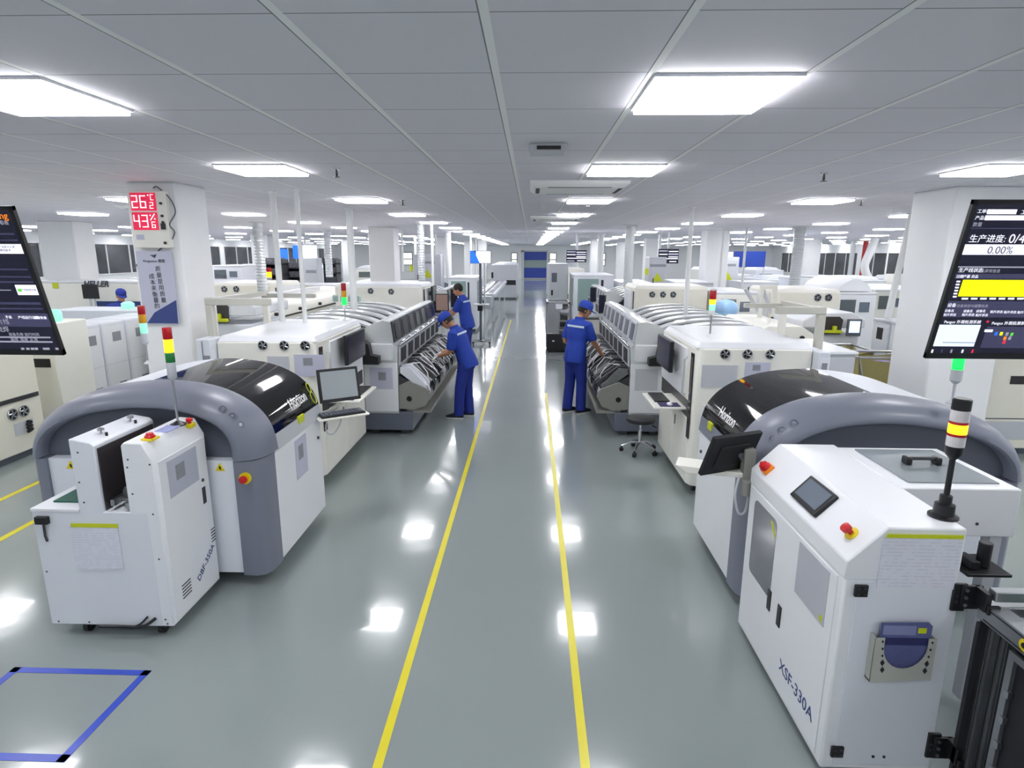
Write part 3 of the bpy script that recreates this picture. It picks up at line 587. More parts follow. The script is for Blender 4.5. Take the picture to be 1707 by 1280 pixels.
obj('monitor_cable', MB().tube(spline([(1.36, 3.7, 1.02), (1.33, 3.66, .9), (1.36, 3.66, .78), (1.41, 3.68, .78), (1.42, 3.68, .9), (1.4, 3.68, .98)], 5), .008, 8), 'lgrey', t)

# ================================================================= white loader in front of the clock-side printer
t = thing('board_loader', 'white slotted loader cabinet on casters with a pinned instruction sheet', 'loading machine', (-2.65, 3.62, 0))
y0, y1 = 3.34, 3.92
obj('lower_body', B(-3.05, -2.32, y0, y1, .08, .858), 'cool', t, bevel=.006)
cb = MB().prism([(-2.436, .8), (-2.436, 1.285), (-2.415, 1.306), (-2.305, 1.3), (-2.25, 1.19), (-2.25, .8)], 'y', y0, y1).prism([(-2.5, .08), (-2.5, .858), (-2.436, .858), (-2.25, .858), (-2.25, .08)], 'y', y0 + .001, y1)
ctl = obj('control_cabinet', MB().prism([(-2.436, .85), (-2.436, 1.285), (-2.415, 1.306), (-2.305, 1.3), (-2.25, 1.19), (-2.25, .08), (-2.33, .08), (-2.33, .85)], 'y', y0, y1), 'white', t, bevel=.008)
tw = obj('guide_tower', MB().prism([(-2.748, .85), (-2.748, 1.322), (-2.62, 1.3), (-2.598, 1.28), (-2.598, .85)], 'y', y0, y1), 'cool', t, bevel=.006)
obj('smoked_guard', MB().prism([(-2.597, 1.26), (-2.597, .862), (-2.59, .862), (-2.59, 1.26)], 'y', y0 + .02, y1 - .02), 'smoke', tw, smooth=0)
for yy in (3.5, 3.78):
    k = obj('star_knob', MB().lathe((-2.66, yy, 1.31), [(.006, 0), (.006, .02), (.02, .022), (.02, .034), (.012, .038)], 10), 'steel', tw)
    obj('knob_stud', MB().cyl((-2.62, yy - .01, 1.3), (-2.62, yy - .01, 1.322), .008), 'black', k)
cv = obj('conveyor_rails', B(-2.56, -2.535, y0 + .02, y1, .89, .93).box(-2.47, -2.445, y0 + .02, y1, .87, .91), 'steel', t)
obj('rail_rollers', MB().cyl((-2.56, 3.5, .95), (-2.45, 3.5, .93), .012).cyl((-2.56, 3.42, .91), (-2.45, 3.42, .91), .01).box(-2.54, -2.5, 3.45, 3.5, .9, .96).box(-2.49, -2.46, 3.6, 3.66, .9, .95), 'gunmetal', cv)
obj('dark_backplate', B(-2.59, -2.437, y1 - .05, y1 - .02, .86, 1.2), 'dsteel', t)
tb = obj('side_table', B(-3.055, -2.75, y0 - .004, y1, .855, .876), 'white', t, bevel=.004)
obj('green_belt', B(-2.98, -2.75, y0 + .09, y1, .877, .887), 'belt', tb, smooth=0)
sw = obj('sensor_box', B(-3.02, -2.94, y0 - .03, y0 - .001, .78, .83), 'black', t, bevel=.005); obj('sensor_cable', MB().tube([(-2.98, y0 - .01, .78), (-2.98, y0 - .012, .7), (-2.98, y0 - .004, .66)], .007, 6), 'dsteel', sw)
sh = obj('work_instruction_sheet', B(-2.82, -2.52, y0 - .008, y0 - .002, .48, .765), 'sheet', t, smooth=0); obj('lime_header', B(-2.81, -2.515, y0 - .01, y0 - .007, .76, .785), 'lime', sh, smooth=0)
dr = obj('side_door', B(-2.252, -2.246, y0 + .04, y1 - .02, .1, 1.17), 'white', ctl, bevel=.002)
st = obj('clear_document_pocket', B(-2.247, -2.243, y0 + .12, y0 + .45, .9, 1.14), 'paperblue', dr, smooth=0); obj('printed_square', B(-2.2435, -2.242, y0 + .2, y0 + .3, .99, 1.09), 'qr', st, smooth=0)
obj('door_handle', B(-2.246, -2.243, y0 + .47, y0 + .51, .71, .83), 'black', dr, bevel=.002); obj('key_lock', MB().cyl((-2.248, y0 + .49, .88), (-2.24, y0 + .49, .88), .012), 'dsteel', dr)
text('DBF-350A', .064, (-2.244, y0 + .42, .3), FRAMES['+x'], 'ink', dr, 'model_lettering', rot=.58)
for y, zz in ((y0 + .12, .2), (y0 + .52, .4)):
    for k in range(5): obj('vent_slot', B(-2.247, -2.243, y, y + (.1 if y < 3.6 else .05), zz + k * .022, zz + k * .022 + .006), 'black', dr, smooth=0)
for i, (x_, zz) in enumerate([(-2.7, 1.24), (-2.72, 1.05), (-2.71, .92), (-2.4, 1.2), (-2.41, 1.15), (-2.27, 1.17), (-2.4, .98), (-2.29, .85), (-2.29, .55), (-3.0, .1), (-2.8, .1), (-2.29, .1), (-3.02, .45), (-2.3, .13)]):
    obj('panel_screw', MB().cyl((x_, y0 - .002, zz), (x_, y0 + .002, zz), .006, n=8), 'dsteel', t)
n_ = Vector((-.11, 0, .055)).normalized()
for c_, r, k in (((-2.29, y0 + .09, 1.292), .032, 'main_switch'), ((-2.27, y0 + .47, 1.24), .026, None)):
    if k:
        b = obj('main_switch', B(-2.345, -2.27, y0 + .055, y0 + .13, 1.296, 1.312), 'yellow', ctl, bevel=.004); obj('rotary_knob', MB().lathe((-2.307, y0 + .09, 1.31), [(.03, 0), (.032, .012), (.024, .018), (.02, .03)]), 'red', b)
b = obj('main_switch', B(-2.31, -2.26, y0 + .45, y0 + .51, 1.26, 1.29), 'yellow', ctl, bevel=.004); obj('push_button', MB().lathe((-2.285, y0 + .48, 1.29), [(.012, 0), (.012, .015), (.022, .016), (.022, .032), (.012, .036)]), 'red', b)
obj('touch_panel', B(-2.37, -2.28, y0 + .23, y0 + .37, 1.3, 1.309), 'lcdblue', ctl, bevel=.003)
pc = obj('power_cable', MB().tube(spline([(-2.72, y0 - .02, .085), (-2.6, y0 - .025, .09), (-2.5, y0 - .02, .085), (-2.42, y0 - .02, .1), (-2.36, y0 - .006, .14)], 5), .01, 7).tube(spline([(-2.5, y0 - .02, .085), (-2.45, y0 - .02, .11), (-2.41, y0 - .004, .15)], 4), .007, 6), 'black', t)
for x_ in (-2.85, -2.36):
    for y in (y0 + .06, y1 - .06): caster(x_, y, .08, .04, t)
stack_light('signal_tower', 'signal tower red above lit amber above green on the slotted loader', -2.315, 3.74, 1.3, 1.945, [('redlens', .075), ('amber_on', .085), ('green', .065)], body=.12, r=.028, foot=.05)
stack_light('signal_tower', 'signal tower red, yellow and lit mint green, beside the blue-cornered banner', -3.36, 5.1, 1.45, 1.96, [('redlens', .075), ('amber', .075), ('greenmint_on', .09)], body=.1, r=.03, bodymat='lgrey')

# ================================================================= white XSF machine on the stool side
t = thing('board_cutter', 'tall white cabinet with sloping control face and document pocket, beside the aluminium conveyor', 'loading machine', (1.75, 3.0, 0))
y0, y1, xa = 2.42, 3.57, 1.385
obj('front_cabinet', MB().prism([(xa, .05), (1.9, .05), (1.885, .5), (1.868, 1.0), (1.868, 1.05), (xa, 1.05)], 'y', y0, y1), 'white', t, bevel=.012)
lid = obj('control_hood', MB().prism([(xa - .004, 1.03), (xa - .004, 1.12), (1.535, 1.28), (1.868, 1.28), (1.868, 1.03)], 'y', y0 - .004, y1), 'white', t, bevel=.008)
rb = obj('rear_housing', B(1.85, 2.44, 2.86, 3.5, 1.03, 1.285), 'white', t, bevel=.006)
obj('rear_frame', B(1.87, 1.93, 3.44, 3.5, .05, 1.03).box(2.36, 2.42, 2.9, 2.96, .05, 1.03).box(2.36, 2.42, 3.44, 3.5, .05, 1.03).box(1.87, 2.42, 3.44, 3.5, .55, .6).box(1.87, 2.42, 3.46, 3.5, .6, .8), 'lgrey', t)
obj('shade_backing', B(1.93, 2.36, 3.36, 3.4, .6, 1.03), 'dsteel', t, smooth=0)  # added dark sheet; its colour stands for the shaded interior
obj('glass_lid', B(1.93, 2.38, 2.93, 3.45, 1.286, 1.292), mat('lid_glass', '#8d959b', .06, var=.05), rb, smooth=0)
h_ = obj('lid_handle', MB().tube([(2.08, 3.2, 1.295), (2.08, 3.2, 1.325), (2.24, 3.2, 1.325), (2.24, 3.2, 1.295)], .012, 8), 'dsteel', rb)
[obj('handle_end', B(q_, q_ + .03, 3.17, 3.23, 1.292, 1.335), 'black', h_, bevel=.008) for q_ in (2.065, 2.225)]
for y_, z_ in ((2.97, 1.1),): obj('panel_screw', MB().cyl((2.25, 2.857, z_), (2.25, 2.862, z_), .008, n=8), 'dsteel', rb)
# sloping control face pieces
sl = Vector((.15, 0, .16)).normalized(); nr = Vector((-.16, 0, .15)).normalized(); Rs = Matrix((Vector((0, -1, 0)), sl, nr)).transposed().to_4x4()
def onslope(k, y, dz=0): return Matrix.Translation(Vector((xa, y, 1.12)) + sl * k + nr * dz) @ Rs
p = obj('touch_panel', B(-.14, .14, -.075, .075, 0, .02).xf(onslope(.115, 2.92)), 'black', lid, bevel=.006); obj('lcd', B(-.115, .115, -.05, .06, .02, .022).xf(onslope(.115, 2.92)), 'lcd', p, smooth=0)
p = obj('main_switch', B(-.035, .035, -.035, .035, 0, .022).xf(onslope(.06, 3.42)), 'orange', lid, bevel=.004); obj('rotary_knob', MB().lathe((0, 0, .022), [(.03, 0), (.032, .012), (.026, .03), (.01, .032)]).box(-.03, .03, -.008, .008, .04, .056).xf(onslope(.06, 3.42)), 'red', p)
p = obj('emergency_stop', MB().lathe((0, 0, 0), [(.032, 0), (.032, .008), (.02, .012)]).xf(onslope(.1, 2.53)), 'yellow', lid); obj('push_button', MB().lathe((0, 0, .01), [(.012, 0), (.012, .02), (.023, .022), (.023, .042), (.012, .046)]).xf(onslope(.1, 2.53)), 'red', p)
# aisle door: windows, latches, lettering
dr = obj('side_door', B(xa - .006, xa, y0 + .05, y1 - .03, .08, 1.02), 'white', t, bevel=.003)
def rr(c0, c1, e0, e1, r):
    o = []
    for (cx_, cz_, a0) in ((c1 - r, e1 - r, 0), (c0 + r, e1 - r, 90), (c0 + r, e0 + r, 180), (c1 - r, e0 + r, 270)):
        for k in range(4): a = math.radians(a0 + 30 * k); o.append((cx_ + r * math.cos(a), cz_ + r * math.sin(a)))
    return o
wd = obj('door_window', MB().prism(rr(3.12, 3.45, .5, .97, .04), 'x', xa - .009, xa - .005), mat('window_smoke', '#7d7f86', .08, var=.2, scale=4), dr, smooth=0)
obj('lime_sticker', MB().prism([(3.13, .9), (3.17, .945), (3.2, .945), (3.13, .86)], 'x', xa - .01, xa - .009), 'lime', wd, smooth=0)
wd = obj('frosted_sheet', B(xa - .009, xa - .005, 2.53, 2.84, .72, 1.0), mat('frosted_panel', '#b6b8c2', .3, var=.04), dr, smooth=0)
obj('lime_sticker', B(xa - .0105, xa - .009, 2.545, 2.57, .735, .765), 'lime', wd, smooth=0)
for y_, z_ in ((3.12, .43), (2.98, .42)): obj('door_latch', B(xa - .012, xa - .005, y_ - .022, y_ + .022, z_, z_ + .125), 'black', dr, bevel=.003)
text('XSF-330A', .095, (xa - .007, 2.72, .235), '-x', 'ink', dr, 'model_lettering')
# near door: hinges, instruction sheet, document pocket
fd = obj('front_door', B(1.44, 1.88, y0 - .006, y0, .08, 1.02), 'cool', t, bevel=.003)
sh = obj('work_instruction_sheet', B(1.52, 1.85, y0 - .012, y0 - .005, 1.0, 1.235), 'sheet', t, smooth=0); obj('lime_header', B(1.53, 1.85, y0 - .014, y0 - .011, 1.238, 1.255), 'lime', sh, smooth=0)
for x_, z_ in ((1.455, .985), (1.45, .155), (1.875, .96), (1.88, .2)):
    big = x_ > 1.8
    hg = obj('hinge', B(x_ - .028, x_ + .028, y0 - .018, y0 - .004, z_ - (.06 if big else .028), z_ + (.07 if big else .028)), 'black', fd, bevel=.003)
    for dx in (-.014, .014):
        for dz in (-.014, .014): obj('hinge_screw', MB().cyl((x_ + dx, y0 - .021, z_ + dz), (x_ + dx, y0 - .017, z_ + dz), .007, n=10), 'dsteel', hg)
pk = MB()
arcp = [(1.565 + .095 * -math.cos(a) + .095, .735 - .105 * math.sin(a)) for a in [math.pi * k / 12 for k in range(13)]]
outl = [(1.525, .78), (1.565, .78)] + arcp[0:] + [(1.755, .78), (1.785, .78), (1.79, .58), (1.525, .56)]
pk.prism(outl, 'y', y0 - .05, y0 - .044).box(1.525, 1.531, y0 - .048, y0 - .004, .56, .78).box(1.783, 1.789, y0 - .048, y0 - .004, .575, .78).prism([(1.525, .56), (1.79, .58), (1.79, .586), (1.525, .566)], 'y', y0 - .048, y0 - .004)
pkt = obj('document_pocket', pk, mat('pocket_grey', '#b4b6ae', .45), fd, smooth=0)
for side in (0, 1):
    for k in range(5):
        x_ = (1.555 + .004 * k) if side == 0 else (1.768 - .003 * k); z_ = .765 - k * .035
        obj('pocket_hole', MB().prism([(x_, z_ - (.007 if k < 3 else .016)), (x_ + (.005 if k < 3 else .01), z_), (x_, z_ + (.007 if k < 3 else .016)), (x_ - (.005 if k < 3 else .01), z_)], 'y', y0 - .052, y0 - .05), 'dark_in', pkt, smooth=0)
sh = MB().prism([(1.55, .6), (1.55, .845), (1.752, .852), (1.77, .835), (1.765, .6)], 'y', y0 - .035, y0 - .03)
one('document_folder', sh, mat('violet_folder', '#5c6290', .35, var=.25, scale=9), 'violet-blue document folder standing in the grey pocket of the white cabinet', 'folder', smooth=0)
fo_ = bpy.data.objects['document_folder']
obj('dark_band', B(1.57, 1.757, y0 - .037, y0 - .035, .74, .775), mat('folder_band', '#2c2f5e', .5), fo_, smooth=0); obj('lime_dot', B(1.71, 1.745, y0 - .037, y0 - .035, .8, .825), 'lime', fo_, smooth=0); obj('paper_edge', B(1.56, 1.7, y0 - .0365, y0 - .035, .79, .835), mat('folder_paper', '#8388b0', .5), fo_, smooth=0)
for x_ in (1.62, 1.67): obj('door_hole', MB().cyl((x_, y0 - .009, .13), (x_, y0 - .005, .13), .007, n=12), 'black', fd)
# signal tower with black pole
t = thing('signal_tower', 'black-poled signal tower with a lit amber band on the white cabinet', 'signal light', (1.8, 2.52, 1.28))
xx, yy = 1.845, 2.54
obj('mounting_foot', MB().lathe((xx, yy, 1.28), [(.06, 0), (.06, .008), (.042, .014), (.04, .06), (.025, .065), (.025, .1), (.018, .104)]), 'black', t)
obj('pole', MB().cyl((xx, yy, 1.38), (xx, yy, 1.56), .012), 'black', t)
obj('lamp_base', MB().lathe((xx, yy, 1.55), [(.014, 0), (.034, .025), (.036, .06)]), 'black', t)
z_ = 1.61
for k, hh in (('lens', .045), ('redlens', .012), ('amber_on', .042), ('redlens', .012), ('lens', .05)):
    obj('lens', MB().lathe((xx, yy, z_), [(.035, 0), (.0355, .002), (.0355, hh - .002), (.035, hh)], 20), k, t); z_ += hh
obj('cap', MB().lathe((xx, yy, z_), [(.036, 0), (.036, .045), (.03, .05)], 20), 'black', t)
stack_light('signal_tower', 'signal tower with a lit green band just under the yellow-chart monitor', 2.66, 3.75, 1.5, 1.95, [('redlens', .07), ('amber', .07), ('green_on', .09)], body=.09, r=.032, polemat='lgrey')

# ================================================================= aluminium conveyor beside the XSF cabinet
t = thing('magazine_conveyor', 'aluminium-profile conveyor frame with black panels and a green belt', 'conveyor', (2.3, 2.0, 0))
def prof(a, b, w_=.04): 
    m = MB(); a, b = Vector(a), Vector(b); lo = [min(a[i], b[i]) - w_ / 2 for i in range(3)]; hi = [max(a[i], b[i]) + w_ / 2 for i in range(3)]
    m.box(lo[0], hi[0], lo[1], hi[1], lo[2], hi[2]); d = (b - a); ax = max(range(3), key=lambda i: abs(d[i]))
    return m
ya, yb, x0, x1 = 1.3, 2.34, 1.98, 2.6
for x_ in (x0, x1):
    for y_ in (ya, yb): obj('corner_post', prof((x_, y_, .08), (x_, y_, .9), .05), 'dsteel' if y_ == yb else 'alu', t, bevel=.004)
for x_ in (x0, x1):
    for z_ in (.14, .93): obj('side_rail', prof((x_, ya, z_), (x_, yb, z_), .08 if z_ > .5 else .05), 'alu', t, bevel=.004)
for z_ in (.14, .95, 1.02): obj('cross_rail', prof((x0, yb, z_), (x1, yb, z_), .045), 'alu', t, bevel=.004)
for y_ in (yb - .04, yb + .02, yb - .1): obj('slide_rod', MB().cyl((x0 - .02, y_, .1), (x0 - .02, y_, .95), .012), 'dsteel', t)
pn = obj('dark_panel', B(x0 - .012, x0 - .004, ya, yb - .15, .18, .86), 'black', t, smooth=0)
for y0_, y1_ in ((1.93, 2.17), (1.55, 1.83)):
    fr = obj('panel_frame', B(x0 - .03, x0 - .013, y0_ - .03, y0_, .17, .86).box(x0 - .03, x0 - .013, y1_, y1_ + .03, .17, .86).box(x0 - .03, x0 - .013, y0_, y1_, .83, .86).box(x0 - .03, x0 - .013, y0_, y1_, .17, .2), 'alu', pn)
    for z_ in (.3, .42, .54, .66): obj('clip', B(x0 - .034, x0 - .014, y1_ - .01, y1_ + .012, z_, z_ + .03), 'steel', fr)
tg = obj('tag_label', B(x0 - .032, x0 - .03, 1.9, 1.93, .25, .4), 'paper', pn, smooth=0); obj('lime_end', B(x0 - .033, x0 - .0315, 1.9, 1.93, .25, .28), 'lime', tg, smooth=0)
text('280', .035, (x0 - .033, 1.915, .33), '-x', 'darkink', tg, rot=1.45)
pr_ = obj('proximity_sensor', MB().cyl((x0 - .048, 2.12, .935), (x0 - .04, 2.12, .935), .026), 'yellow', t); obj('sensor_eye', MB().cyl((x0 - .052, 2.12, .935), (x0 - .047, 2.12, .935), .011), 'black', pr_)
obj('green_belt', B(x0 + .12, x1 - .1, ya, yb - .06, .93, .945), 'belt', t, smooth=0)
obj('belt_bed', B(x0 + .04, x1 - .03, ya, yb - .03, .86, .925), 'dsteel', t)
mt = obj('drive_motor', MB().cyl((2.12, yb + .28, 1.0), (2.12, yb + .28, 1.12), .028).box(2.0, 2.2, yb + .2, yb + .4, .985, 1.0).box(2.04, 2.08, yb + .24, yb + .34, 1.0, 1.04), 'black', bpy.data.objects['board_cutter'], bevel=.004)
obj('end_panel', B(x0 - .05, x1, yb + .0, yb + .02, .1, .88), 'dark_in', t, smooth=0)  # added dark backing sheet; its colour paints the shade of the gap
obj('rail_groove', B(x0 - .0415, x0 - .04, ya, yb, .955, .961).box(x0 - .0415, x0 - .04, ya, yb, .9, .906), 'dark_in', t, smooth=0)
for z_ in (.97, .2):
    hb = obj('hinge_bracket', B(1.875, 1.965, yb + .055, yb + .07, z_ - .055, z_ + .055).box(1.93, 1.955, yb - .01, yb + .07, z_ - .03, z_ + .055).box(1.93, 1.98, yb - .03, yb - .015, z_ - .03, z_ + .01), 'black', t, bevel=.003)
    for q_ in (-.035, 0, .035): obj('hinge_screw', MB().cyl((1.895, yb + .05, z_ + q_), (1.895, yb + .056, z_ + q_), .008, n=10), 'steel', hb)
for x_ in (x0, x1):
    for y_ in (ya, yb): obj('levelling_foot', MB().lathe((x_, y_, 0), [(.04, 0), (.04, .02), (.012, .03), (.012, .1)]), 'dsteel', t)
# ================================================================= people
def person(label, loc, yaw, lean, hp, hyaw, wl, wr, cap=True, h=1.0, gloves='', suit='suit', stripe=True, legs=(.0, .0), apron=False):
    """wl / wr: wrist targets in the body frame (x forward, y left, z up). hp: head pitch, hyaw: head turn"""
    t = thing('person', label, 'person', (0, 0, 0), 'factory workers')
    sl, cl = math.sin(lean), math.cos(lean); ax = Vector((sl, 0, cl)); fw = Vector((cl, 0, -sl)); hip = Vector((0, 0, .95)); S = hip + ax * .46; ly = Vector((0, 1, 0))
    def ring(c, hw, hd, a=ax, n=16): 
        f_ = Vector((a.z, 0, -a.x)); return [c + ly * hw * math.cos(q) + f_ * hd * math.sin(q) for q in (2 * math.pi * i / n for i in range(n))]
    def torso(m, g):
        m.loft([ring(hip - ax * .1, .15 + g, .115 + g), ring(hip, .165 + g, .125 + g), ring(hip + ax * .16, .148 + g, .108 + g), ring(hip + ax * .32, .172 + g, .12 + g),
                ring(hip + ax * .42, .185 + g, .1 + g), ring(hip + ax * .47, .13 + g, .075 + g), ring(hip + ax * .5, .06 + g, .055 + g)])
    neck = S + ax * .06; hd = Matrix.Rotation(hyaw, 3, 'Z') @ Matrix.Rotation(hp, 3, 'Y'); hc = neck + hd @ Vector((.02, 0, .135)) + Vector((sl * .03, 0, 0))
    arms = []
    for s, wt in ((1, wl), (-1, wr)):
        a = S + ly * s * .185 - ax * .03; wt = Vector(wt); d = wt - a; L = min(d.length, .525); d.normalize(); wt = a + d * L
        k = (.285 ** 2 - .25 ** 2 + L * L) / (2 * L); hgt = math.sqrt(max(1e-4, .285 ** 2 - k * k)); pole = Vector((-.7, s * .35, -.8)); pole = (pole - d * pole.dot(d)).normalized()
        arms.append((s, a, a + d * k + pole * hgt, wt))
    feet = [(1, Vector((legs[0], .095, 0))), (-1, Vector((legs[1], -.095, 0)))]
    b = MB(); torso(b, 0); b.tube([S, neck, hc - hd @ Vector((0.01, 0, .07))], [.06, .052, .05], 12)
    b.ell(hc, .093, .074, .118, 16, 10, hd); b.ell(hc + hd @ Vector((.03, 0, -.055)), .066, .056, .068, 14, 8, hd)
    b.tube([hc + hd @ Vector(p) for p in ((.088, 0, .02), (.1, 0, -.005), (.108, 0, -.022), (.09, 0, -.034))], [.008, .011, .014, .008], 8)
    b.ell(hc + hd @ Vector((.083, 0, -.058)), .014, .024, .009, 8, 6, hd)
    for s in (1, -1): b.ell(hc + hd @ Vector((-.008, s * .076, -.01)), .02, .01, .032, 8, 6, hd)
    gl = {}
    for s, a, e, wt in arms:
        b.tube([a, a * .5 + e * .5, e], [.05, .047, .04], 12); b.tube([e, e * .6 + wt * .4, wt], [.04, .038, .027], 12)
        H = b if not gloves else gl.setdefault(s, MB())
        d = (wt - e).normalized(); d = (d + Vector((.25, 0, -.3))).normalized(); sd = d.cross(Vector((0, 0, 1))).normalized() * s; up = sd.cross(d).normalized() * s
        if up.z < 0: up = -up
        pm = wt + d * .05
        H.loft([[wt - d * .012 + (sd * .03 * math.cos(q) + up * .02 * math.sin(q)) for q in [2 * math.pi * i / 10 for i in range(10)]], [pm + (sd * .042 * math.cos(q) + up * .018 * math.sin(q)) for q in [2 * math.pi * i / 10 for i in range(10)]],
                [wt + d * .092 + (sd * .04 * math.cos(q) + up * .013 * math.sin(q)) for q in [2 * math.pi * i / 10 for i in range(10)]]])
        for k, (o_, ln) in enumerate(((-.032, .062), (-.011, .075), (.01, .07), (.03, .055))):
            p0 = wt + d * .085 + sd * o_; p1 = p0 + d * ln * .45 - up * .008; p2 = p1 + d * ln * .32 - up * .02; p3 = p2 + d * ln * .2 - up * .022
            H.tube([p0, p1, p2, p3], [.0105, .0098, .009, .007], 8)
        p0 = wt + d * .03 - sd * .03; H.tube([p0, p0 - sd * .03 + d * .02 - up * .012, p0 - sd * .042 + d * .05 - up * .022, p0 - sd * .036 + d * .07 - up * .026], [.014, .012, .011, .008], 8)
    knees = []
    for s, f_ in feet:
        hj = hip + Vector((0, s * .09, -.04)); kn = Vector((f_.x * .5 + .02, s * .098, .5)); an = f_ + Vector((-.01, 0, .085)); knees.append((hj, kn, an))
        b.tube([hj, hj * .5 + kn * .5, kn, kn * .6 + an * .4, an], [.085, .07, .052, .05, .036], 12)
        b.loft([[f_ + Vector((x_, w_ * math.cos(q), max(.0, z_ + hh * math.sin(q)))) for q in [2 * math.pi * i / 10 for i in range(10)]] for x_, w_, z_, hh in ((-.06, .03, .04, .035), (0, .035, .045, .045), (.09, .042, .03, .03), (.17, .03, .02, .018))])
    def rm(o, v, it=5):
        r = o.modifiers.new('skin', 'REMESH'); r.mode = 'VOXEL'; r.voxel_size = v; r.use_smooth_shade = True
        q = o.modifiers.new('relax', 'SMOOTH'); q.iterations = it; q.factor = .5; return o
    body = rm(obj('body', b, 'skin', t), .0075, 3)
    for s in (1, -1):
        ec = hc + hd @ Vector((.084, s * .03, .012)); obj('eye', MB().ell(ec, .008, .012, .006, 8, 6, hd), 'hair', t)
        obj('eyebrow', MB().tube([ec + hd @ Vector((.005, -.014 * s, .018)), ec + hd @ Vector((.002, .016 * s, .018))], .004, 6), 'hair', t)
    sh = MB(); torso(sh, .022)
    for s, a, e, wt in arms:
        e2 = a * .12 + e * .88; sh.tube([a + ax * .01 - ly * s * .05, a, a * .5 + e * .5, e2], [.06, .075, .07, .068], 14)
    sh.loft([ring(hip - ax * .16, .185, .145), ring(hip - ax * .1, .19, .15), ring(hip, .185, .145)])
    rm(obj('work_shirt', sh, suit, t), .012, 6)
    obj('collar', MB().loft([ring(S + ax * .035, .085, .075), ring(S + ax * .075, .07, .07), ring(S + ax * .075, .058, .06), ring(S + ax * .035, .07, .06)], False), suit, t)
    tr = MB().loft([ring(hip - Vector((0, 0, .16)), .17, .13, Vector((0, 0, 1))), ring(hip - Vector((0, 0, .05)), .175, .135, Vector((0, 0, 1))), ring(hip + Vector((0, 0, .05)), .16, .125, Vector((0, 0, 1)))])
    for hj, kn, an in knees: tr.tube([hj, hj * .5 + kn * .5, kn, kn * .5 + an * .5, an + Vector((0, 0, -.03))], [.1, .095, .082, .08, .078], 14)
    rm(obj('work_trousers', tr, 'suit2', t), .012, 5)
    if apron: pass
    for s, f_ in feet:
        k = MB().loft([[f_ + Vector((x_, w_ * math.cos(q), max(.022, z_ + hh * math.sin(q)))) for q in [2 * math.pi * i / 12 for i in range(12)]] for x_, w_, z_, hh in ((-.085, .03, .05, .03), (-.06, .045, .06, .06), (.02, .048, .06, .06), (.1, .052, .042, .04), (.17, .045, .032, .026), (.2, .02, .03, .012))])
        so = obj('shoe', k, 'shoe', t); obj('shoe_sole', MB().loft([[f_ + Vector((.058 + .15 * math.cos(q), .052 * math.sin(q) * (1 + .1 * math.cos(q)), z_)) for q in [2 * math.pi * i / 20 for i in range(20)]] for z_ in (0, .024)]), 'sole', so)
    hr = MB()
    rings = []
    for k in range(7):
        a = -.35 + k * .32; zz = -.05 + k * .032
        rr_ = math.sqrt(max(.02, 1 - (zz / .13) ** 2)); rings.append([hc + hd @ Vector((-.01 + .1 * rr_ * math.cos(q), .084 * rr_ * math.sin(q), zz)) for q in [math.radians(75 - (k * 6 if not cap else 0)) + (math.radians(210) + (math.radians(k * 12) if not cap else 0)) * i / 14 for i in range(15)]])
    hr.sheet(rings)
    if not cap: hr = MB().ell(hc + hd @ Vector((-.022, 0, .03)), .1, .086, .108, 18, 10, hd)
    obj('hair', hr, 'hair', t)
    if cap:
        rg = []
        for zz, k in ((.015, 1.0), (.05, 1.02), (.085, .96), (.112, .78), (.13, .45), (.135, .1)): rg.append([hc + hd @ Vector((-.004 + .112 * k * math.cos(q), .093 * k * math.sin(q), zz + .012)) for q in [2 * math.pi * i / 20 for i in range(20)]])
        c = obj('cap', MB().loft(rg), suit, t)
        vs = [[hc + hd @ Vector((.085 + .015 * math.cos(q) * 0 + r_ * math.cos(q), .075 * math.sin(q), .036 - .25 * r_ + dz)) for q in [math.pi * (-.5 + i / 12) for i in range(13)]] for r_, dz in ((0, 0), (.05, 0), (.095, 0), (.095, -.006), (.05, -.006), (0, -.006))]
        obj('cap_visor', MB().sheet(vs), suit, c)
    if gloves:
        for s in gl: rm(obj('work_glove', gl[s], gloves, t), .006, 3)
    if stripe:
        bk = -fw
        m = MB(); zz = .375
        for zq in (zz, zz + .035): pass
        pts = [[hip + ax * (zz + dz) + ly * .2 * math.cos(q) + fw * .149 * math.sin(q) for q in [math.radians(200 + 14 * i) for i in range(11)]] for dz in (0, .03)]
        obj('reflective_stripe', m.sheet(pts), 'reflect', t)
    t.location = loc; t.rotation_euler = (0, 0, yaw); t.scale = (h, h, h); return t
person('worker in blue cap with white gloves leaning over the feeders, nearest on the clock side', (-.93, 8.66, 0), math.radians(170), .38, .7, .1, (.42, .1, .98), (.45, -.12, 1.0), gloves='glove', legs=(.12, .0), h=.95)
person('bareheaded dark-haired worker in blue uniform reaching out, behind the worker in blue cap', (-1.36, 12.85, 0), math.radians(170), .2, .42, .1, (.42, .12, .98), (.48, -.1, 1.12), cap=False, gloves='glove', h=1.04)
person('worker in blue cap seen from behind, pale stripe across the back, at the feeders opposite', (.69, 9.0, 0), math.radians(38), .14, .38, -.5, (.2, .2, .98), (.36, -.2, .9), legs=(-.05, .06), h=1.0)
px4 = aty(200, 495, 12.0)[0]
person('worker in dark cap seen from the chest up in front of the cream oven', (px4, 12.0, 0), math.radians(-50), .1, .3, .2, (.3, .2, .95), (.3, -.2, .95), h=.97, suit='suit2', stripe=False)

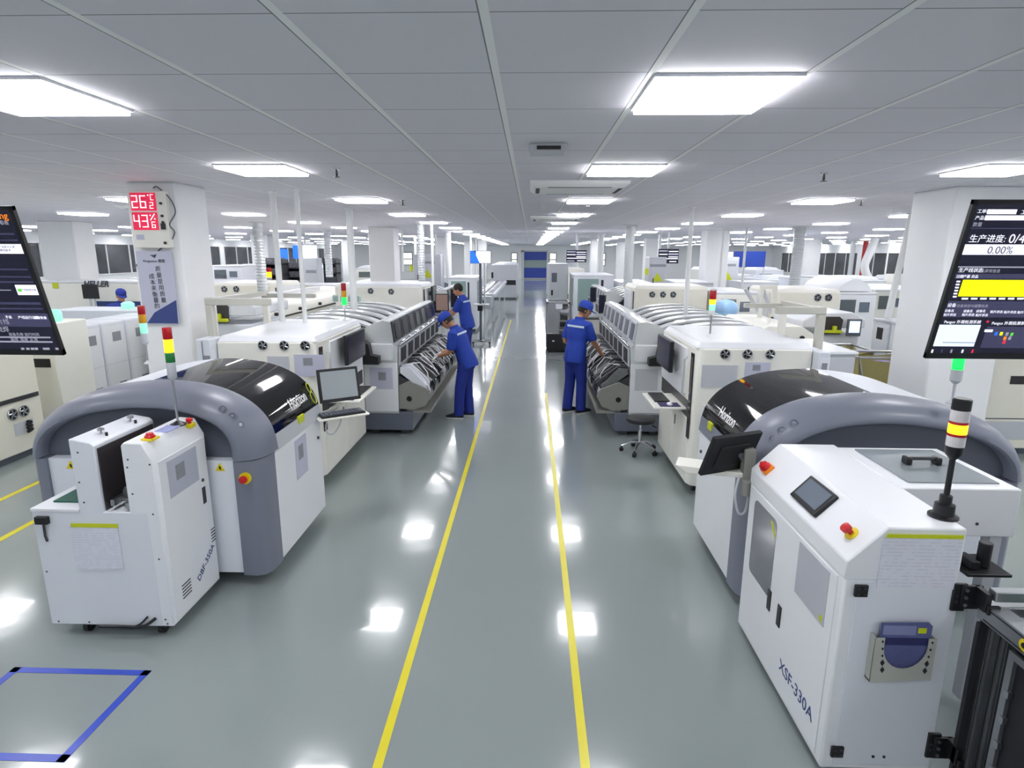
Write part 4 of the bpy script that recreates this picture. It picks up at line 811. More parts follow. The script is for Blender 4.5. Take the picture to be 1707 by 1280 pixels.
# ================================================================= inspection machines with round fans
def atx(px, py, X):
    d = ray(px, py); p = d * (X / d.x); return p.y, p.z + HC
def inspector(s, X0, wd, y0, y1, zt, fans, label, m='cream', sheets=(), monitor=True, r=.045, tray=True):
    P = lambda u: X0 + s * u; x = lambda a, b: sorted((P(a), P(b)))
    t = thing('inspection_machine', label, 'inspection machine', (P(wd / 2), (y0 + y1) / 2, 0), 'three-fan inspection machines' if len(fans) == 3 else 'two-fan machines')
    q = [(P(.0), y0 + .1), (P(.03), y0 + .03), (P(.1), y0)] + [(P(wd), y0), (P(wd), y1), (P(.0), y1)]
    obj('body', MB().prism(q, 'z', .12, zt - .06), m, t, bevel=.012, smooth=50)
    obj('top_cover', MB().loft([[(P(u), y, z) for u, y in ((.0, y0 + .02), (wd, y0 + .0), (wd, y1), (.0, y1))] if k == 0 else [(P(u), y, z) for u, y in ((.05, y0 + .06), (wd - .03, y0 + .05), (wd - .03, y1 - .04), (.05, y1 - .04))] for k, z in ((0, zt - .065), (1, zt))]), 'white' if m != 'cream2' else 'cream', t, bevel=.015)
    for fx, fz in fans: fan(fx, y0, fz, r, t)
    for x0_, x1_, z0_, z1_, mm in sheets:
        sh = obj('instruction_sheet', B(x0_, x1_, y0 - .006, y0 - .001, z0_, z1_), mm, t, smooth=0)
        if mm != 'lgrey': obj('printed_square', B(x0_ + (x1_ - x0_) * .3, x0_ + (x1_ - x0_) * .6, y0 - .008, y0 - .006, z0_ + (z1_ - z0_) * .5, z1_ - (z1_ - z0_) * .15), 'qr', sh, smooth=0)
    L = y1 - y0
    for a, b_ in ((.03, .48), (.5, .97)):
        d = obj('lower_door', B(*x(-.006, .004), y0 + L * a + .06, y0 + L * b_, .16, .78), m, t, bevel=.004)
        obj('door_latch', B(*x(-.012, -.004), y0 + L * b_ - .08, y0 + L * b_ - .05, .6, .7), 'dgrey', d)
    obj('window_cover', B(*x(-.02, .004), y0 + L * .22, y1 - .08, .98, zt - .1), 'white', t, bevel=.01)
    obj('dark_slot', B(*x(-.008, .004), y0 + .08, y0 + .16, .6, zt - .12), 'smoke', t, smooth=0)
    obj('recess', B(*x(-.004, .01), y0 + .17, y1 - .06, .8, .97), 'dsteel', t, smooth=0)
    if monitor:
        mo = obj('monitor', B(*x(-.13, -.09), y0 + L * .36, y0 + L * .8, zt - .4, zt - .07), 'black', t, bevel=.006)
        obj('screen', B(*x(-.134, -.13), y0 + L * .37, y0 + L * .79, zt - .38, zt - .09), 'screen_dark', mo, smooth=0)
        obj('monitor_arm', B(*x(-.1, .0), y0 + L * .55, y0 + L * .6, zt - .28, zt - .2), 'black', mo)
        hb = obj('handle_bar', MB().tube([(P(-.02), y0 + .24, 1.02), (P(-.05), y0 + .24, 1.04), (P(-.05), y0 + .24, zt - .2), (P(-.02), y0 + .24, zt - .18)], .012, 8), 'lgrey', t)
    if tray:
        k = obj('keyboard_tray', B(*x(-.33, .0), y0 + L * .15, y0 + L * .6, .86, .885), m, t, bevel=.008)
        kb = obj('keyboard', B(*x(-.28, -.12), y0 + L * .3, y0 + L * .57, .886, .902), 'black', k, bevel=.004)
        obj('mouse_pad', B(*x(-.26, -.05), y0 + L * .17, y0 + L * .29, .886, .889), mat('violet_pad', '#3d3a63', .8), k); obj('mouse', MB().ell((P(-.15), y0 + L * .22, .897), .03, .05, .02, 12, 6), 'paper', k)
    for u in (.1, wd - .1):
        for y in (y0 + .15, y1 - .15): caster(P(u), y, .12, .05, t)
    return t
inspector(-1, -2.12, 1.0, 5.83, 7.45, 1.6, [(-2.654, 1.51), (-2.438, 1.51), (-2.228, 1.51)], 'cream three-fan machine behind the black-hooded printer on the clock side',
          sheets=[(-2.35, -2.04, 1.2, 1.42, 'lilac'), (-2.62, -2.4, 1.2, 1.4, 'lgrey')])
inspector(1, 1.6, 1.1, 5.74, 7.2, 1.585, [(1.87, 1.478), (2.081, 1.478), (2.297, 1.478)], 'cream three-fan machine behind the round stool, white mouse on its aisle tray', sheets=[(2.07, 2.31, 1.24, 1.4, 'lilac'), (1.66, 2.0, 1.15, 1.37, 'lgrey')])
# narrow service box and gantry frame at the back of both inspection machines
def gantry(s, xa, xb, y0, y1, label, zt, blk):
    t = thing('gantry_frame', label, 'frame', ((xa + xb) / 2, (y0 + y1) / 2, 0), 'white gantry frames')
    w_ = .035
    obj('post', B(xb - w_, xb + w_, y0 - w_, y0 + w_, 0, zt), 'stone', t, bevel=.006); obj('post', B(xb - w_, xb + w_, y1 - w_, y1 + w_, 0, zt - .02), 'cream', t, bevel=.006)
    lo, hi = sorted((xa, xb + (w_ if xb > xa else -w_)))
    obj('beam', B(lo, hi, y0 - w_, y0 + w_, zt, zt + .07), 'stone', t, bevel=.005); obj('beam', B(lo, hi, y1 - w_, y1 + w_, zt - .02, zt + .03), 'stone', t, bevel=.005)
    obj('tie_bar', B(xb - w_, xb + w_, y0, y1, zt + .01, zt + .06), 'stone', t)
    return t
gantry(-1, -2.62, -3.24, 6.0, 7.3, 'white gantry frame standing at the back of the cream machine on the clock side', 1.89, 0)
gantry(1, 2.42, 2.86, 6.0, 6.9, 'white gantry frame standing at the back of the cream machine on the stool side', 1.84, 0)
t = thing('control_cabinet', 'narrow white electrical box with printed labels against the gantry frame', 'cabinet', (2.72, 5.9, 0))
obj('body', B(2.705, 2.81, 5.62, 5.96, 0, 1.52), 'cool', t, bevel=.008); p = obj('label_sheet', B(2.72, 2.8, 5.614, 5.62, 1.18, 1.46), 'paper', t, smooth=0); obj('printed_square', B(2.735, 2.785, 5.612, 5.614, 1.22, 1.3), 'qr', p, smooth=0); obj('printed_square', B(2.735, 2.785, 5.612, 5.614, 1.34, 1.42), 'qr', p, smooth=0)
t = thing('control_cabinet', 'narrow white box with small printed labels at the far end of the three fans', 'cabinet', (-3.2, 5.9, 0))
obj('body', B(-3.27, -3.13, 5.72, 5.955, 0, 1.58), 'cool', t, bevel=.008); obj('label_sheet', B(-3.2, -3.14, 5.714, 5.72, 1.34, 1.42), 'qr', t, smooth=0); obj('seam', B(-3.21, -3.205, 5.716, 5.72, .3, 1.56), 'dgrey', t, smooth=0)
t = thing('storage_cabinet', 'low white-topped cabinet with a plain grey side, next to the khaki bins', 'cabinet', (3.3, 6.9, 0))
obj('body', B(2.95, 3.38, 6.25, 7.2, 0, 1.4), 'lgrey', t, bevel=.006); obj('lid', B(2.93, 3.4, 6.23, 7.22, 1.4, 1.43), 'white', t, bevel=.006); obj('door', B(2.98, 3.35, 6.244, 6.25, .1, 1.36), 'lgrey', t, bevel=.004)

# ================================================================= silver placement machines
def mounter(s, X0, y0, y1, nb, label, feeders=True, tint='dgrey', wd=1.9):
    P = lambda u: X0 + s * u; x = lambda a, b: sorted((P(a), P(b))); L = (y1 - y0) / nb
    t = thing('placement_machine', label, 'placement machine', (P(wd / 2), (y0 + y1) / 2, 0), 'silver placement machines')
    obj('base_plinth', B(*x(-.18, wd), y0 + .01, y1, .06, .32), 'base', t, bevel=.01)
    obj('plinth_feet', MB().box(*x(-.1, 0), y0 + .05, y0 + .15, 0, .07).box(*x(.3, .4), y0 + .05, y0 + .15, 0, .07).box(*x(1.5, 1.6), y0 + .05, y0 + .15, 0, .07).box(*x(-.1, 0), y1 - .15, y1 - .05, 0, .07).box(*x(1.5, 1.6), y1 - .15, y1 - .05, 0, .07), 'dsteel', t)
    ep = obj('end_panel', B(*x(.0, .44), y0 - .03, y0, .33, .99), 'white', t, bevel=.006)
    sh = obj('instruction_sheet', B(*x(.06, .36), y0 - .034, y0 - .03, .64, .93), 'lilac' if s < 0 else 'lgrey', ep, smooth=0)
    if s < 0: obj('printed_square', B(*x(.15, .25), y0 - .036, y0 - .034, .76, .87), 'qr', sh, smooth=0)
    obj('side_box', B(*x(.05, .34), y0 - .06, y0 + .02, 1.03, 1.25), 'white', t, bevel=.012)
    m = MB().prism([(P(.2), 1.0), (P(.75), 1.0), (P(.75), 1.5), (P(.52), 1.46), (P(.42), 1.32), (P(.32), 1.26), (P(.3), 1.12), (P(.2), 1.1)], 'y', y0 - .2, y0 - .07)
    obj('black_bellows', m, 'black', t, smooth=0)
    S = [(P(0), .3), (P(0), .93), (P(-.015), 1.19), (P(.04), 1.25), (P(.07), 1.5), (P(.1), 1.535), (P(.18), 1.545), (P(.3), 1.51), (P(.46), 1.41), (P(.58), 1.38), (P(wd), 1.36), (P(wd), .3)]
    obj('hood', MB().prism(S, 'y', y0, y1), 'silver', t, smooth=35)
    obj('roof_gap', B(*x(.56, wd - .05), y0 + .02, y1 - .02, 1.37, 1.4), 'dark_in', t, smooth=0)
    for k in range(nb):
        a = y0 + L * k
        pts = [(P(p[0]), p[1]) for p in spline([Vector(q) for q in ((.5, 1.405), (.75, 1.485), (1.2, 1.53), (1.6, 1.5), (wd - .06, 1.405))], 4)]
        obj('roof_louvre', MB().prism(pts + [(p[0], p[1] - .03) for p in pts[::-1]], 'y', a + L * .12, a + L * .58), 'silver', t, smooth=50)
        # upper sloping guard and lower window of each module
        up = Vector((P(.07) - P(.04), 0, .25)).normalized(); n = Vector((-s * .25, 0, .03 * 1)).normalized()
        def plate(u0, z0, u1, z1, ya, yb, d, mm, nm, par):
            o0 = Vector((P(u0), 0, z0)); o1 = Vector((P(u1), 0, z1)); dd = Vector((-s * d, 0, d * .15))
            return obj(nm, MB().add([(q.x, y, q.z) for q in (o0, o1, o1 + dd, o0 + dd) for y in (ya, yb)], [(0, 1, 3, 2), (2, 3, 5, 4), (4, 5, 7, 6), (6, 7, 1, 0), (0, 2, 4, 6), (1, 7, 5, 3)]), mm, par, smooth=0)
        g = plate(.04, 1.26, .075, 1.53, a + .02, a + L - .02, .02, 'lgrey' if s > 0 else 'dsteel', 'upper_guard', t)
        plate(.043, 1.29, .072, 1.5, a + L * .2, a + L * .72, .028, tint, 'guard_window', g)
        obj('guard_handle', MB().tube([(P(-.03), a + L * .3, 1.27), (P(-.05), a + L * .35, 1.265), (P(-.05), a + L * .65, 1.265), (P(-.03), a + L * .7, 1.27)], .009, 6), 'chrome', g)
        g = plate(-.01, .95, -.02, 1.2, a + .015, a + L - .015, .02, 'lgrey', 'lower_frame', t)
        plate(-.012, .98, -.02, 1.17, a + L * .16, a + L * .8, .027, 'dark_in', 'frame_window', g)
    obj('hinge_rail', MB().cyl((P(-.03), y0 + .02, 1.225), (P(-.03), y1 - .02, 1.225), .016), 'chrome', t)
    if not feeders: return t
    # feeder table: side plates, table and one bank of feeders for each module
    sp = [(P(0), .36), (P(0), .68), (P(-.14), .74), (P(-.38), .64), (P(-.43), .54), (P(-.36), .4), (P(-.2), .34)]
    for y in (y0 + .02, y1 - .05): obj('feeder_side_plate', MB().prism(sp, 'y', y, y + .03), 'mount', t, bevel=.006)
    obj('plate_hole', MB().cyl((P(-.14), y0 + .012, .5), (P(-.14), y0 + .025, .5), .035), 'black', t)
    obj('feeder_table', MB().prism([(P(0), .4), (P(0), .82), (P(-.4), .58), (P(-.4), .46)], 'y', y0 + .05, y1 - .05), 'dsteel', t)
    for k in range(nb):
        for q in range(6):
            a = y0 + .06 + L * k + q * L / 6.3; dz = random.uniform(-.02, .04); e = random.uniform(-.05, .05)
            f_ = MB().prism([(P(-.02), .84), (P(-.02), .92 + dz), (P(-.14), .93 + dz), (P(-.33 - e), .76 + dz), (P(-.4 - e), .69), (P(-.36), .62), (P(-.2), .7)], 'y', a, a + L / 10)
            fo = obj('tape_feeder', f_, ('gunmetal', 'steel', 'dsteel')[(q * 5 + k * 3) % 3] if not (k == 0 and q < 3 and s < 0) else 'paper', t, bevel=.003)
            if q % 2: obj('feeder_reel', MB().cyl((P(-.3), a + .005, .58), (P(-.3), a + L / 11, .58), .085 + .02 * (q % 3), n=18), ('dark_in', 'paper', 'dsteel')[(q + k) % 3], fo)
    for k in range(nb): obj('waste_tape', MB().tube([(P(-.1), y0 + L * (k + .5), .93), (P(-.25), y0 + L * (k + .55), .95), (P(-.36), y0 + L * (k + .45), .82), (P(-.38), y0 + L * (k + .5), .62)], .008, 6), 'glove', t)
    obj('lower_tray', B(*x(-.42, -.1), y0 + .05, y1 - .05, .3, .34), 'mount', t)
    return t
mounter(-1, -1.75, 7.75, 11.2, 7, 'silver placement machine with white feeder trays, beside the two workers standing in line', tint='smoke')
mounter(1, 1.33, 7.82, 11.25, 7, 'silver placement machine with a striped roof, beside the worker seen from behind')
# ================================================================= round stool
t = thing('work_stool', 'round black stool on a five-star chrome base in front of the feeder machine', 'stool', (1.415, 7.15, 0))
sx, sy = 1.375, 7.17
obj('seat', MB().lathe((sx, sy, 0), [(.15, .39), (.175, .395), (.185, .415), (.18, .44), (.12, .452), (.02, .455)], 28), mat('black_seat_vinyl', '#27262a', .35, var=.05), t)
obj('gas_lift', MB().cyl((sx, sy, .12), (sx, sy, .28), .024).cyl((sx, sy, .26), (sx, sy, .4), .014), 'chrome', t)
lv = obj('lever', MB().tube([(sx + .02, sy, .375), (sx + .12, sy - .03, .36), (sx + .15, sy - .035, .345)], .005, 6), 'chrome', t); obj('lever_grip', MB().cyl((sx + .13, sy - .032, .355), (sx + .19, sy - .042, .325), .01), 'black', lv)
for k in range(5):
    a = k * 2 * math.pi / 5 + .5; c, s_ = math.cos(a), math.sin(a)
    lg = obj('base_leg', MB().tube([(sx + .02 * c, sy + .02 * s_, .13), (sx + .12 * c, sy + .12 * s_, .115), (sx + .225 * c, sy + .225 * s_, .07)], [.018, .015, .012], 8), 'chrome', t)
    cw = MB().cyl((sx + .22 * c - .02 * s_, sy + .22 * s_ + .02 * c, .027), (sx + .22 * c + .02 * s_, sy + .22 * s_ - .02 * c, .027), .027, n=14).cyl((sx + .22 * c, sy + .22 * s_, .03), (sx + .22 * c, sy + .22 * s_, .075), .01)
    obj('caster', cw, 'rubber', lg)
# ================================================================= machines of the neighbouring lines
def machine(name, label, cat, x0, x1, y0, y1, z1, m='cream', lid=None, group=None, z0=.08, feet=True, bev=.015, doors=0, face='-y', seam=True, glass=None):
    """cabinet-like machine: body, lid, base, door seams on the face turned to the room, optional glazing"""
    t = thing(name, label, cat, ((x0 + x1) / 2, (y0 + y1) / 2, 0), group)
    obj('body', B(x0, x1, y0, y1, z0, z1 - (.05 if lid else 0)), m, t, bevel=bev)
    if lid: obj('lid', B(x0 - .012, x1 + .012, y0 - .012, y1 + .012, z1 - .05, z1), lid, t, bevel=bev)
    if feet: obj('base', B(x0 + .05, x1 - .05, y0 + .05, y1 - .05, 0, z0), 'dgrey', t)
    def onface(a0, a1, c0, c1, d=.006):
        if face == '-y': return B(x0 + (x1 - x0) * a0, x0 + (x1 - x0) * a1, y0 - d, y0, c0, c1)
        if face == '+x': return B(x1, x1 + d, y0 + (y1 - y0) * a0, y0 + (y1 - y0) * a1, c0, c1)
        return B(x0 - d, x0, y0 + (y1 - y0) * a0, y0 + (y1 - y0) * a1, c0, c1)
    for k in range(doors):
        d = obj('door', onface((k + .04) / doors, (k + .96) / doors, z0 + .05, z1 * .62), m, t, bevel=.004)
        obj('door_handle', onface((k + .8) / doors, (k + .86) / doors, z1 * .35, z1 * .46, .018), 'dgrey', d)
    if glass: obj('window', onface(glass[0], glass[1], glass[2], glass[3], .01), glass[4], t, bevel=.004)
    t['_'] = 0; del t['_']
    return t, onface
# ---- clock side, front: cream machine at the picture edge, slotted machine, four narrow cabinets
t, of = machine('curing_machine', 'cream machine with two round fans and a cable panel, by the yellow side-aisle tape', 'machine', -7.6, -6.0, 5.2, 6.98, 1.5, 'cream2', face='+x')
def fan_x(x, y, z, r, parent):
    m = MB(); m.use(1).cyl((x - .01, y, z), (x + .004, y, z), r, n=18); m.use(0).tube([(x + .008, y + r * math.cos(a), z + r * math.sin(a)) for a in [i * math.pi / 9 for i in range(19)]], r * .1, 6).cyl((x, y, z), (x + .012, y, z), r * .3, n=10)
    for k in range(5): a = k * 1.257; m.tube([(x + .008, y + .3 * r * math.cos(a), z + .3 * r * math.sin(a)), (x + .008, y + .9 * r * math.cos(a + .5), z + .9 * r * math.sin(a + .5))], r * .12, 5)
    return obj('cooling_fan', m, ('steel', 'black'), parent)
for px_, py_ in ((20, 691), (39, 685)):
    y, z = atx(px_, py_, -6.0); fan_x(-5.995, y, z, .065, t)
(ya, za), (yb, zb) = atx(26, 727, -6.0), atx(53, 697, -6.0)
c = obj('connector_panel', of(0, 1, 0, .01) if 0 else B(-6.0, -5.99, ya, yb, za, zb), 'lgrey', t, smooth=0)
for f_ in (.2, .5, .8): obj('cable_loop', MB().tube([(-5.97, ya + (yb - ya) * (.55 + .25 * math.cos(a)), za + (zb - za) * (f_ + .12 * math.sin(a))) for a in [-1.5 + i * .4 for i in range(8)]], .018, 6), 'black', c)
(ya, za), (yb, zb) = atx(0, 672, -6.0), atx(52, 655, -6.0)
obj('panel_gap', B(-6.004, -5.99, 5.22, 6.95, zb - .05, zb), 'dsteel', t, smooth=0); obj('dark_gap', B(-6.004, -5.99, 5.7, 5.76, .15, zb - .1), 'dsteel', t, smooth=0)  # dark strip for the vent slot between upper and lower body
for y in (5.5, 6.8): caster(-6.1, y, .12, .06, t)
zs0 = aty(110, 536, 7.8)[1]; xs0 = aty(96, 620, 7.55)[0]
t, of = machine('curing_machine', 'large white machine with a black slot under the dark-table monitor', 'machine', -9.2, xs0, 7.55, 8.2, zs0, 'cream', face='-y')
(xa, za), (xb, zb) = aty(47, 612, 7.55), aty(83, 598, 7.55); obj('black_slot', B(xa, xb, 7.54, 7.55, za, zb), 'black', t, smooth=0)
za = aty(97, 553, 7.55)[1]; obj('blue_stripe', B(xs0 - 2, xs0 + .004, 7.544, 7.55, za - .03, za + .02), 'ink', t, smooth=0); obj('lime_stripe', B(xs0 - 2, xs0 + .003, 7.544, 7.55, za - .06, za - .045), 'lime', t, smooth=0)
ys = [8.22, 8.75, 9.3, 9.85, 10.4]; xf = -6.42
for k in range(4):
    t, of = machine('tall_cabinet', 'tall narrow white cabinet with a grey label, %s of four from the black-slot machine' % ORD[k], 'cabinet', xf - .62, xf, ys[k] + .015, ys[k + 1] - .015, 1.36, 'cool', group='four narrow white cabinets', face='+x', bev=.02)
    d = obj('front_door', of(.04, .96, .14, 1.3), 'white', t, bevel=.006)
    obj('label_plate', of(.4, .75, 1.06, 1.2, .012), 'qr', d, smooth=0); obj('vent_panel', of(.45, .75, .3, .42, .012), 'qr', d, smooth=0); obj('door_seam', of(.04, .96, .72, .725, .008), 'lgrey', d, smooth=0)
for k, px_ in enumerate((98, 128)):
    x, z = aty(px_, 528, 7.8); one('mint_bottle', MB().lathe((xs0 - .35 + .24 * k, 7.8, zs0), [(.06, 0), (.075, .02), (.075, .12), (.05, .16), (.02, .165)]), 'greenmint_on', 'glowing mint-green dome lamp on the white machine, %s' % ('beside the monitor edge' if k == 0 else 'next to the first narrow cabinet'), 'lamp', 'mint dome lamps')
x, z = aty(213, 508, 11.0); one('mint_bottle', MB().lathe((x, 11.0, 1.38), [(.09, 0), (.11, .02), (.11, .09), (.06, .12)]), 'greenmint_on', 'glowing mint-green dome lamp below the seated-looking worker by the banner', 'lamp', 'mint dome lamps')
t, of = machine('curing_machine', 'white-topped machine holding the mint lamp in front of the worker in dark cap', 'machine', -8.6, -6.55, 10.5, 11.3, 1.38, 'cool')
# ---- cream reflow oven with lettering, worker stands before it
xa, _ = aty(55, 500, 13.0); xb, zt = aty(236, 458, 13.0)
t, of = machine('reflow_oven', 'long cream oven with a blue stripe behind the worker in dark cap', 'oven', xa, xb, 13.0, 13.85, 1.78, 'cream', lid='white')
text('HELLER', .17, (aty(155, 474, 12.9)[0], 12.982, 1.71), '-y', 'darkink', t, 'maker_lettering', shear=.3, bold=.006)
x0_, _ = aty(160, 510, 13.0); zz = aty(200, 506, 13)[1]; obj('blue_stripe', B(x0_, xb, 12.99, 13.0, zz - .08, zz + .05), 'ink', t, smooth=0)
obj('lamp_reflection', B(aty(172, 0, 13.0)[0], xb - .1, 12.97, 13.0, 1.62, 1.76), 'vinyl', t, bevel=.01); x, z = aty(92, 476, 12.99); obj('lime_sticker', B(x - .06, x + .06, 12.985, 12.995, z - .06, z + .06), 'lime', t, smooth=0)  # white slab paints a lamp reflection on the oven front
x, z = aty(151, 486, 12.6); t = thing('desk_monitor', 'small dark monitor on a stand in front of the cream oven', 'monitor', (x, 12.6, 0))
obj('screen', B(x - .17, x + .17, 12.58, 12.62, z - .15, z + .15), 'black', t, bevel=.008); obj('stand_pole', MB().cyl((x - .05, 12.63, 0), (x - .05, 12.63, z), .025).cyl((x + .05, 12.63, .1), (x + .05, 12.63, z), .02), 'lgrey', t); obj('foot', B(x - .18, x + .18, 12.5, 12.76, 0, .03), 'lgrey', t)
# ---- long oven with black seam lines beyond the gantry
t = thing('reflow_oven', 'long cream oven with a thin black seam running away behind the striped silver roof', 'oven', (-5.6, 13.4, 0))
xo, y0, y1 = -5.0, 9.6, 17.4
obj('body', B(xo - 1.3, xo, y0, y1, .1, 1.12), 'cream', t, bevel=.02); obj('base', B(xo - 1.25, xo - .05, y0 + .05, y1 - .05, 0, .1), 'dgrey', t)
obj('domed_cover', MB().prism([(xo - .01, 1.15), (xo - .04, 1.3), (xo - .2, 1.42), (xo - 1.0, 1.46), (xo - 1.25, 1.36), (xo - 1.3, 1.15)], 'y', y0, y1), 'cream', t, smooth=45)
obj('black_seam', B(xo, xo + .008, y0 + .6, y1, 1.115, 1.14), 'black', t, smooth=0)
for k in range(6): obj('hinge_knob', MB().cyl((xo - .01, y0 + .8 + k * 1.25, 1.22), (xo + .05, y0 + .8 + k * 1.25, 1.22), .035, n=10), 'black', t)
for k in range(6): obj('access_panel', B(xo, xo + .01, y0 + .1 + k * 1.28, y0 + 1.3 + k * 1.28, .2, 1.05), 'cream', t, bevel=.005)
obj('exhaust_beam', B(xo - .5, xo - .4, y0 + .3, y1 - 2, 1.46, 1.56), 'white', t, bevel=.01)
t = thing('cylinder_tank', 'white horizontal cylinder lying on the cream oven by the gantry frame', 'tank', (-5.2, 10.2, 1.46))
obj('tube', MB().cyl((-5.22, 9.9, 1.53), (-5.22, 12.2, 1.53), .1, n=16), 'white', t); obj('end_ring', MB().cyl((-5.22, 9.8, 1.53), (-5.22, 9.92, 1.53), .108, n=16), 'dsteel', t)
for k in range(2):
    for px_, py_, lab in (((366, 525, 'clock'), (1390, 545, 'stool'))[k],):
        s = -1 if k == 0 else 1; Y0 = (8.6, 10.1)[k]; X, zc = aty(px_, py_, Y0)
        t = thing('optical_inspector', 'white domed machine with dark window and lime bar behind the %s-side gantry' % lab, 'inspection machine', (X, Y0 + .5, 0), 'domed inspection machines')
        obj('body', B(X - .45, X + .45, Y0 + .05, Y0 + 1.2, 0, zc - .14), 'cool', t, bevel=.02); obj('dome', MB().prism([(X - .5, zc + .1), (X - .3, zc + .22), (X + .3, zc + .24), (X + .52, zc + .12), (X + .52, zc - .02), (X - .5, zc - .02)], 'y', Y0 + .02, Y0 + 1.25), 'white', t, smooth=45, bevel=.02)
        obj('dark_window', MB().prism([(X - .16, zc - .12), (X + .12, zc - .12), (X + .14, zc + .12), (X + .08, zc + .17), (X - .16, zc + .17)], 'y', Y0, Y0 + .03), 'smoke', t, smooth=0)
        b = obj('lime_bar', B(X - .16, X + .13, Y0 - .04, Y0, zc - .1, zc - .05), 'lime', t, bevel=.006); obj('bar_grip', B(X - .03, X + .03, Y0 - .05, Y0, zc - .06, zc + .02), 'lime', b, bevel=.006)
        if k: q = obj('touch_screen', B(X + .17, X + .4, Y0 - .1, Y0 - .06, zc - .14, zc + .14), 'dgrey', t, bevel=.008); obj('screen', B(X + .2, X + .37, Y0 - .105, Y0 - .1, zc - .08, zc + .11), 's_pale', q, smooth=0)
# ---- second machines of the two near lines
inspector(-1, -2.3, 1.9, 12.9, 14.2, 1.75, [(aty(618, 485, 12.9)[0], aty(618, 485, 12.9)[1]), (aty(652, 486, 12.9)[0], aty(652, 486, 12.9)[1])], 'cream two-fan machine beside the bareheaded worker', monitor=True, r=.06, tray=False)
inspector(1, 2.15, 1.5, 12.6, 13.9, 1.76, [(aty(p_, 491, 12.6)[0], aty(p_, 491, 12.6)[1]) for p_ in (1087, 1105, 1122)], 'cream three-fan machine farther along the stool side, behind the striped roof', r=.06, m='cream2', monitor=False, tray=False)
mounter(-1, -1.95, 14.6, 17.6, 6, 'silver placement machine farther off, beyond the bareheaded worker', feeders=False)
mounter(1, 1.7, 14.3, 17.5, 6, 'silver placement machine farther off, beyond the stainless rack', feeders=False)
def screen_on_pole(x, y, z, w_, h, label, scr='screen_dark', yaw=0, group=None, pole=True):
    t = thing('desk_monitor', label, 'monitor', (0, 0, 0), group)
    obj('screen', B(-w_ / 2, w_ / 2, -.02, .02, z - h / 2, z + h / 2), 'black', t, bevel=.006); obj('display', B(-w_ / 2 + .02, w_ / 2 - .02, -.024, -.02, z - h / 2 + .02, z + h / 2 - .02), scr, t, smooth=0)
    if pole: obj('stand_pole', MB().cyl((0, .04, 0), (0, .04, z), .03), 'lgrey', t); obj('foot', B(-.16, .16, -.12, .2, 0, .03), 'lgrey', t)
    t.location = (x, y, 0); t.rotation_euler = (0, 0, yaw); return t
x, z = aty(737, 504, 12.45); screen_on_pole(x, 12.45, z, .28, .36, 'small monitor with a brownish screen in front of the bareheaded worker', mat('brown_screen', '#7c665e', .3, emit=.3))
x, z = aty(757, 497, 13.6); screen_on_pole(x, 13.6, z, .16, .4, 'dark slim monitor just behind the bareheaded worker', 'screen_dark', .5)
x, z = aty(989, 491, 12.5); screen_on_pole(x, 12.5, z, .13, .3, 'dark slim monitor above the cap of the worker seen from behind, upper one', 'screen_dark', -.6)
x, z = aty(1004, 507, 11.9); screen_on_pole(x, 11.9, z, .15, .36, 'dark slim monitor beside the worker seen from behind, lower one', 'screen_dark', -.7)
x, z = aty(985, 529, 11.5); t = thing('side_bench', 'low white bench with a dark keyboard shelf past the worker seen from behind', 'bench', (x, 11.5, 0)); obj('cabinet', B(x - .12, x + .35, 11.35, 11.6, 0, z - .02), 'cream', t, bevel=.01); obj('shelf', B(x - .16, x + .3, 11.33, 11.62, z - .02, z), 'black', t, bevel=.004)
# ---- mint glass boxes beyond
for k, (a, b_, yy, lab) in enumerate([((747, 462), (795, 505), 18.6, 'mint-glazed white machine just beyond the bareheaded worker'), ((957, 458), (1022, 505), 18.6, 'mint-glazed white machine just beyond the stainless rack')]):
    (xa, zt), (xb, _) = aty(*a, yy), aty(*b_, yy)
    t, of = machine('glazed_machine', lab, 'machine', xa, xb, yy, yy + 2.2, zt, 'cool', lid='white', group='mint-glazed machines', glass=(.1, .62, .75, zt - .12, 'tank'))
    obj('side_glazing', B(xb, xb + .01, yy + .2, yy + 2, .8, zt - .12) if k == 0 else B(xa - .01, xa, yy + .2, yy + 2, .8, zt - .12), 'tank', t, smooth=0); obj('dark_slit', of(.68, .74, .6, zt - .15, .012), 'dark_in', t, smooth=0)
# ---- stainless rack on the stool side of the aisle
t = thing('magazine_rack', 'stainless steel magazine rack on a black base standing out in the aisle', 'rack', (.7, 15.0, 0))
obj('black_base', B(.41, 1.0, 14.7, 15.6, .05, .47), 'black', t, bevel=.01); fr = obj('steel_frame', MB(), 'alu', t) if 0 else None
for x_ in (.42, .70, .95):
    for y_ in (14.72, 15.55): obj('upright', B(x_ - .018, x_ + .018, y_ - .018, y_ + .018, .47, 1.25), 'alu', t)
obj('front_sheet', B(.44, .69, 14.71, 14.73, .49, 1.2), 'steel', t, smooth=0); obj('top_frame', B(.40, .97, 14.7, 14.74, 1.2, 1.25).box(.40, .97, 15.53, 15.57, 1.2, 1.25).box(.4, .44, 14.7, 15.57, 1.2, 1.25).box(.93, .97, 14.7, 15.57, 1.2, 1.25), 'alu', t)
for z_ in (.6, .78, .95, 1.1): obj('shelf_rail', B(.71, .94, 14.75, 15.5, z_, z_ + .03), 'gunmetal', t); obj('stored_magazine', B(.74, .92, 14.8, 15.3, z_ + .03, z_ + .11), ('dsteel', 'paper', 'black', 'dsteel')[int(z_ * 10) % 4], t)
obj('paper_tag', B(.62, .78, 14.69, 14.7, 1.08, 1.2), 'paper', t, smooth=0); obj('front_label', B(.55, .6, 14.695, 14.7, .28, .31), 'paper', t, smooth=0)
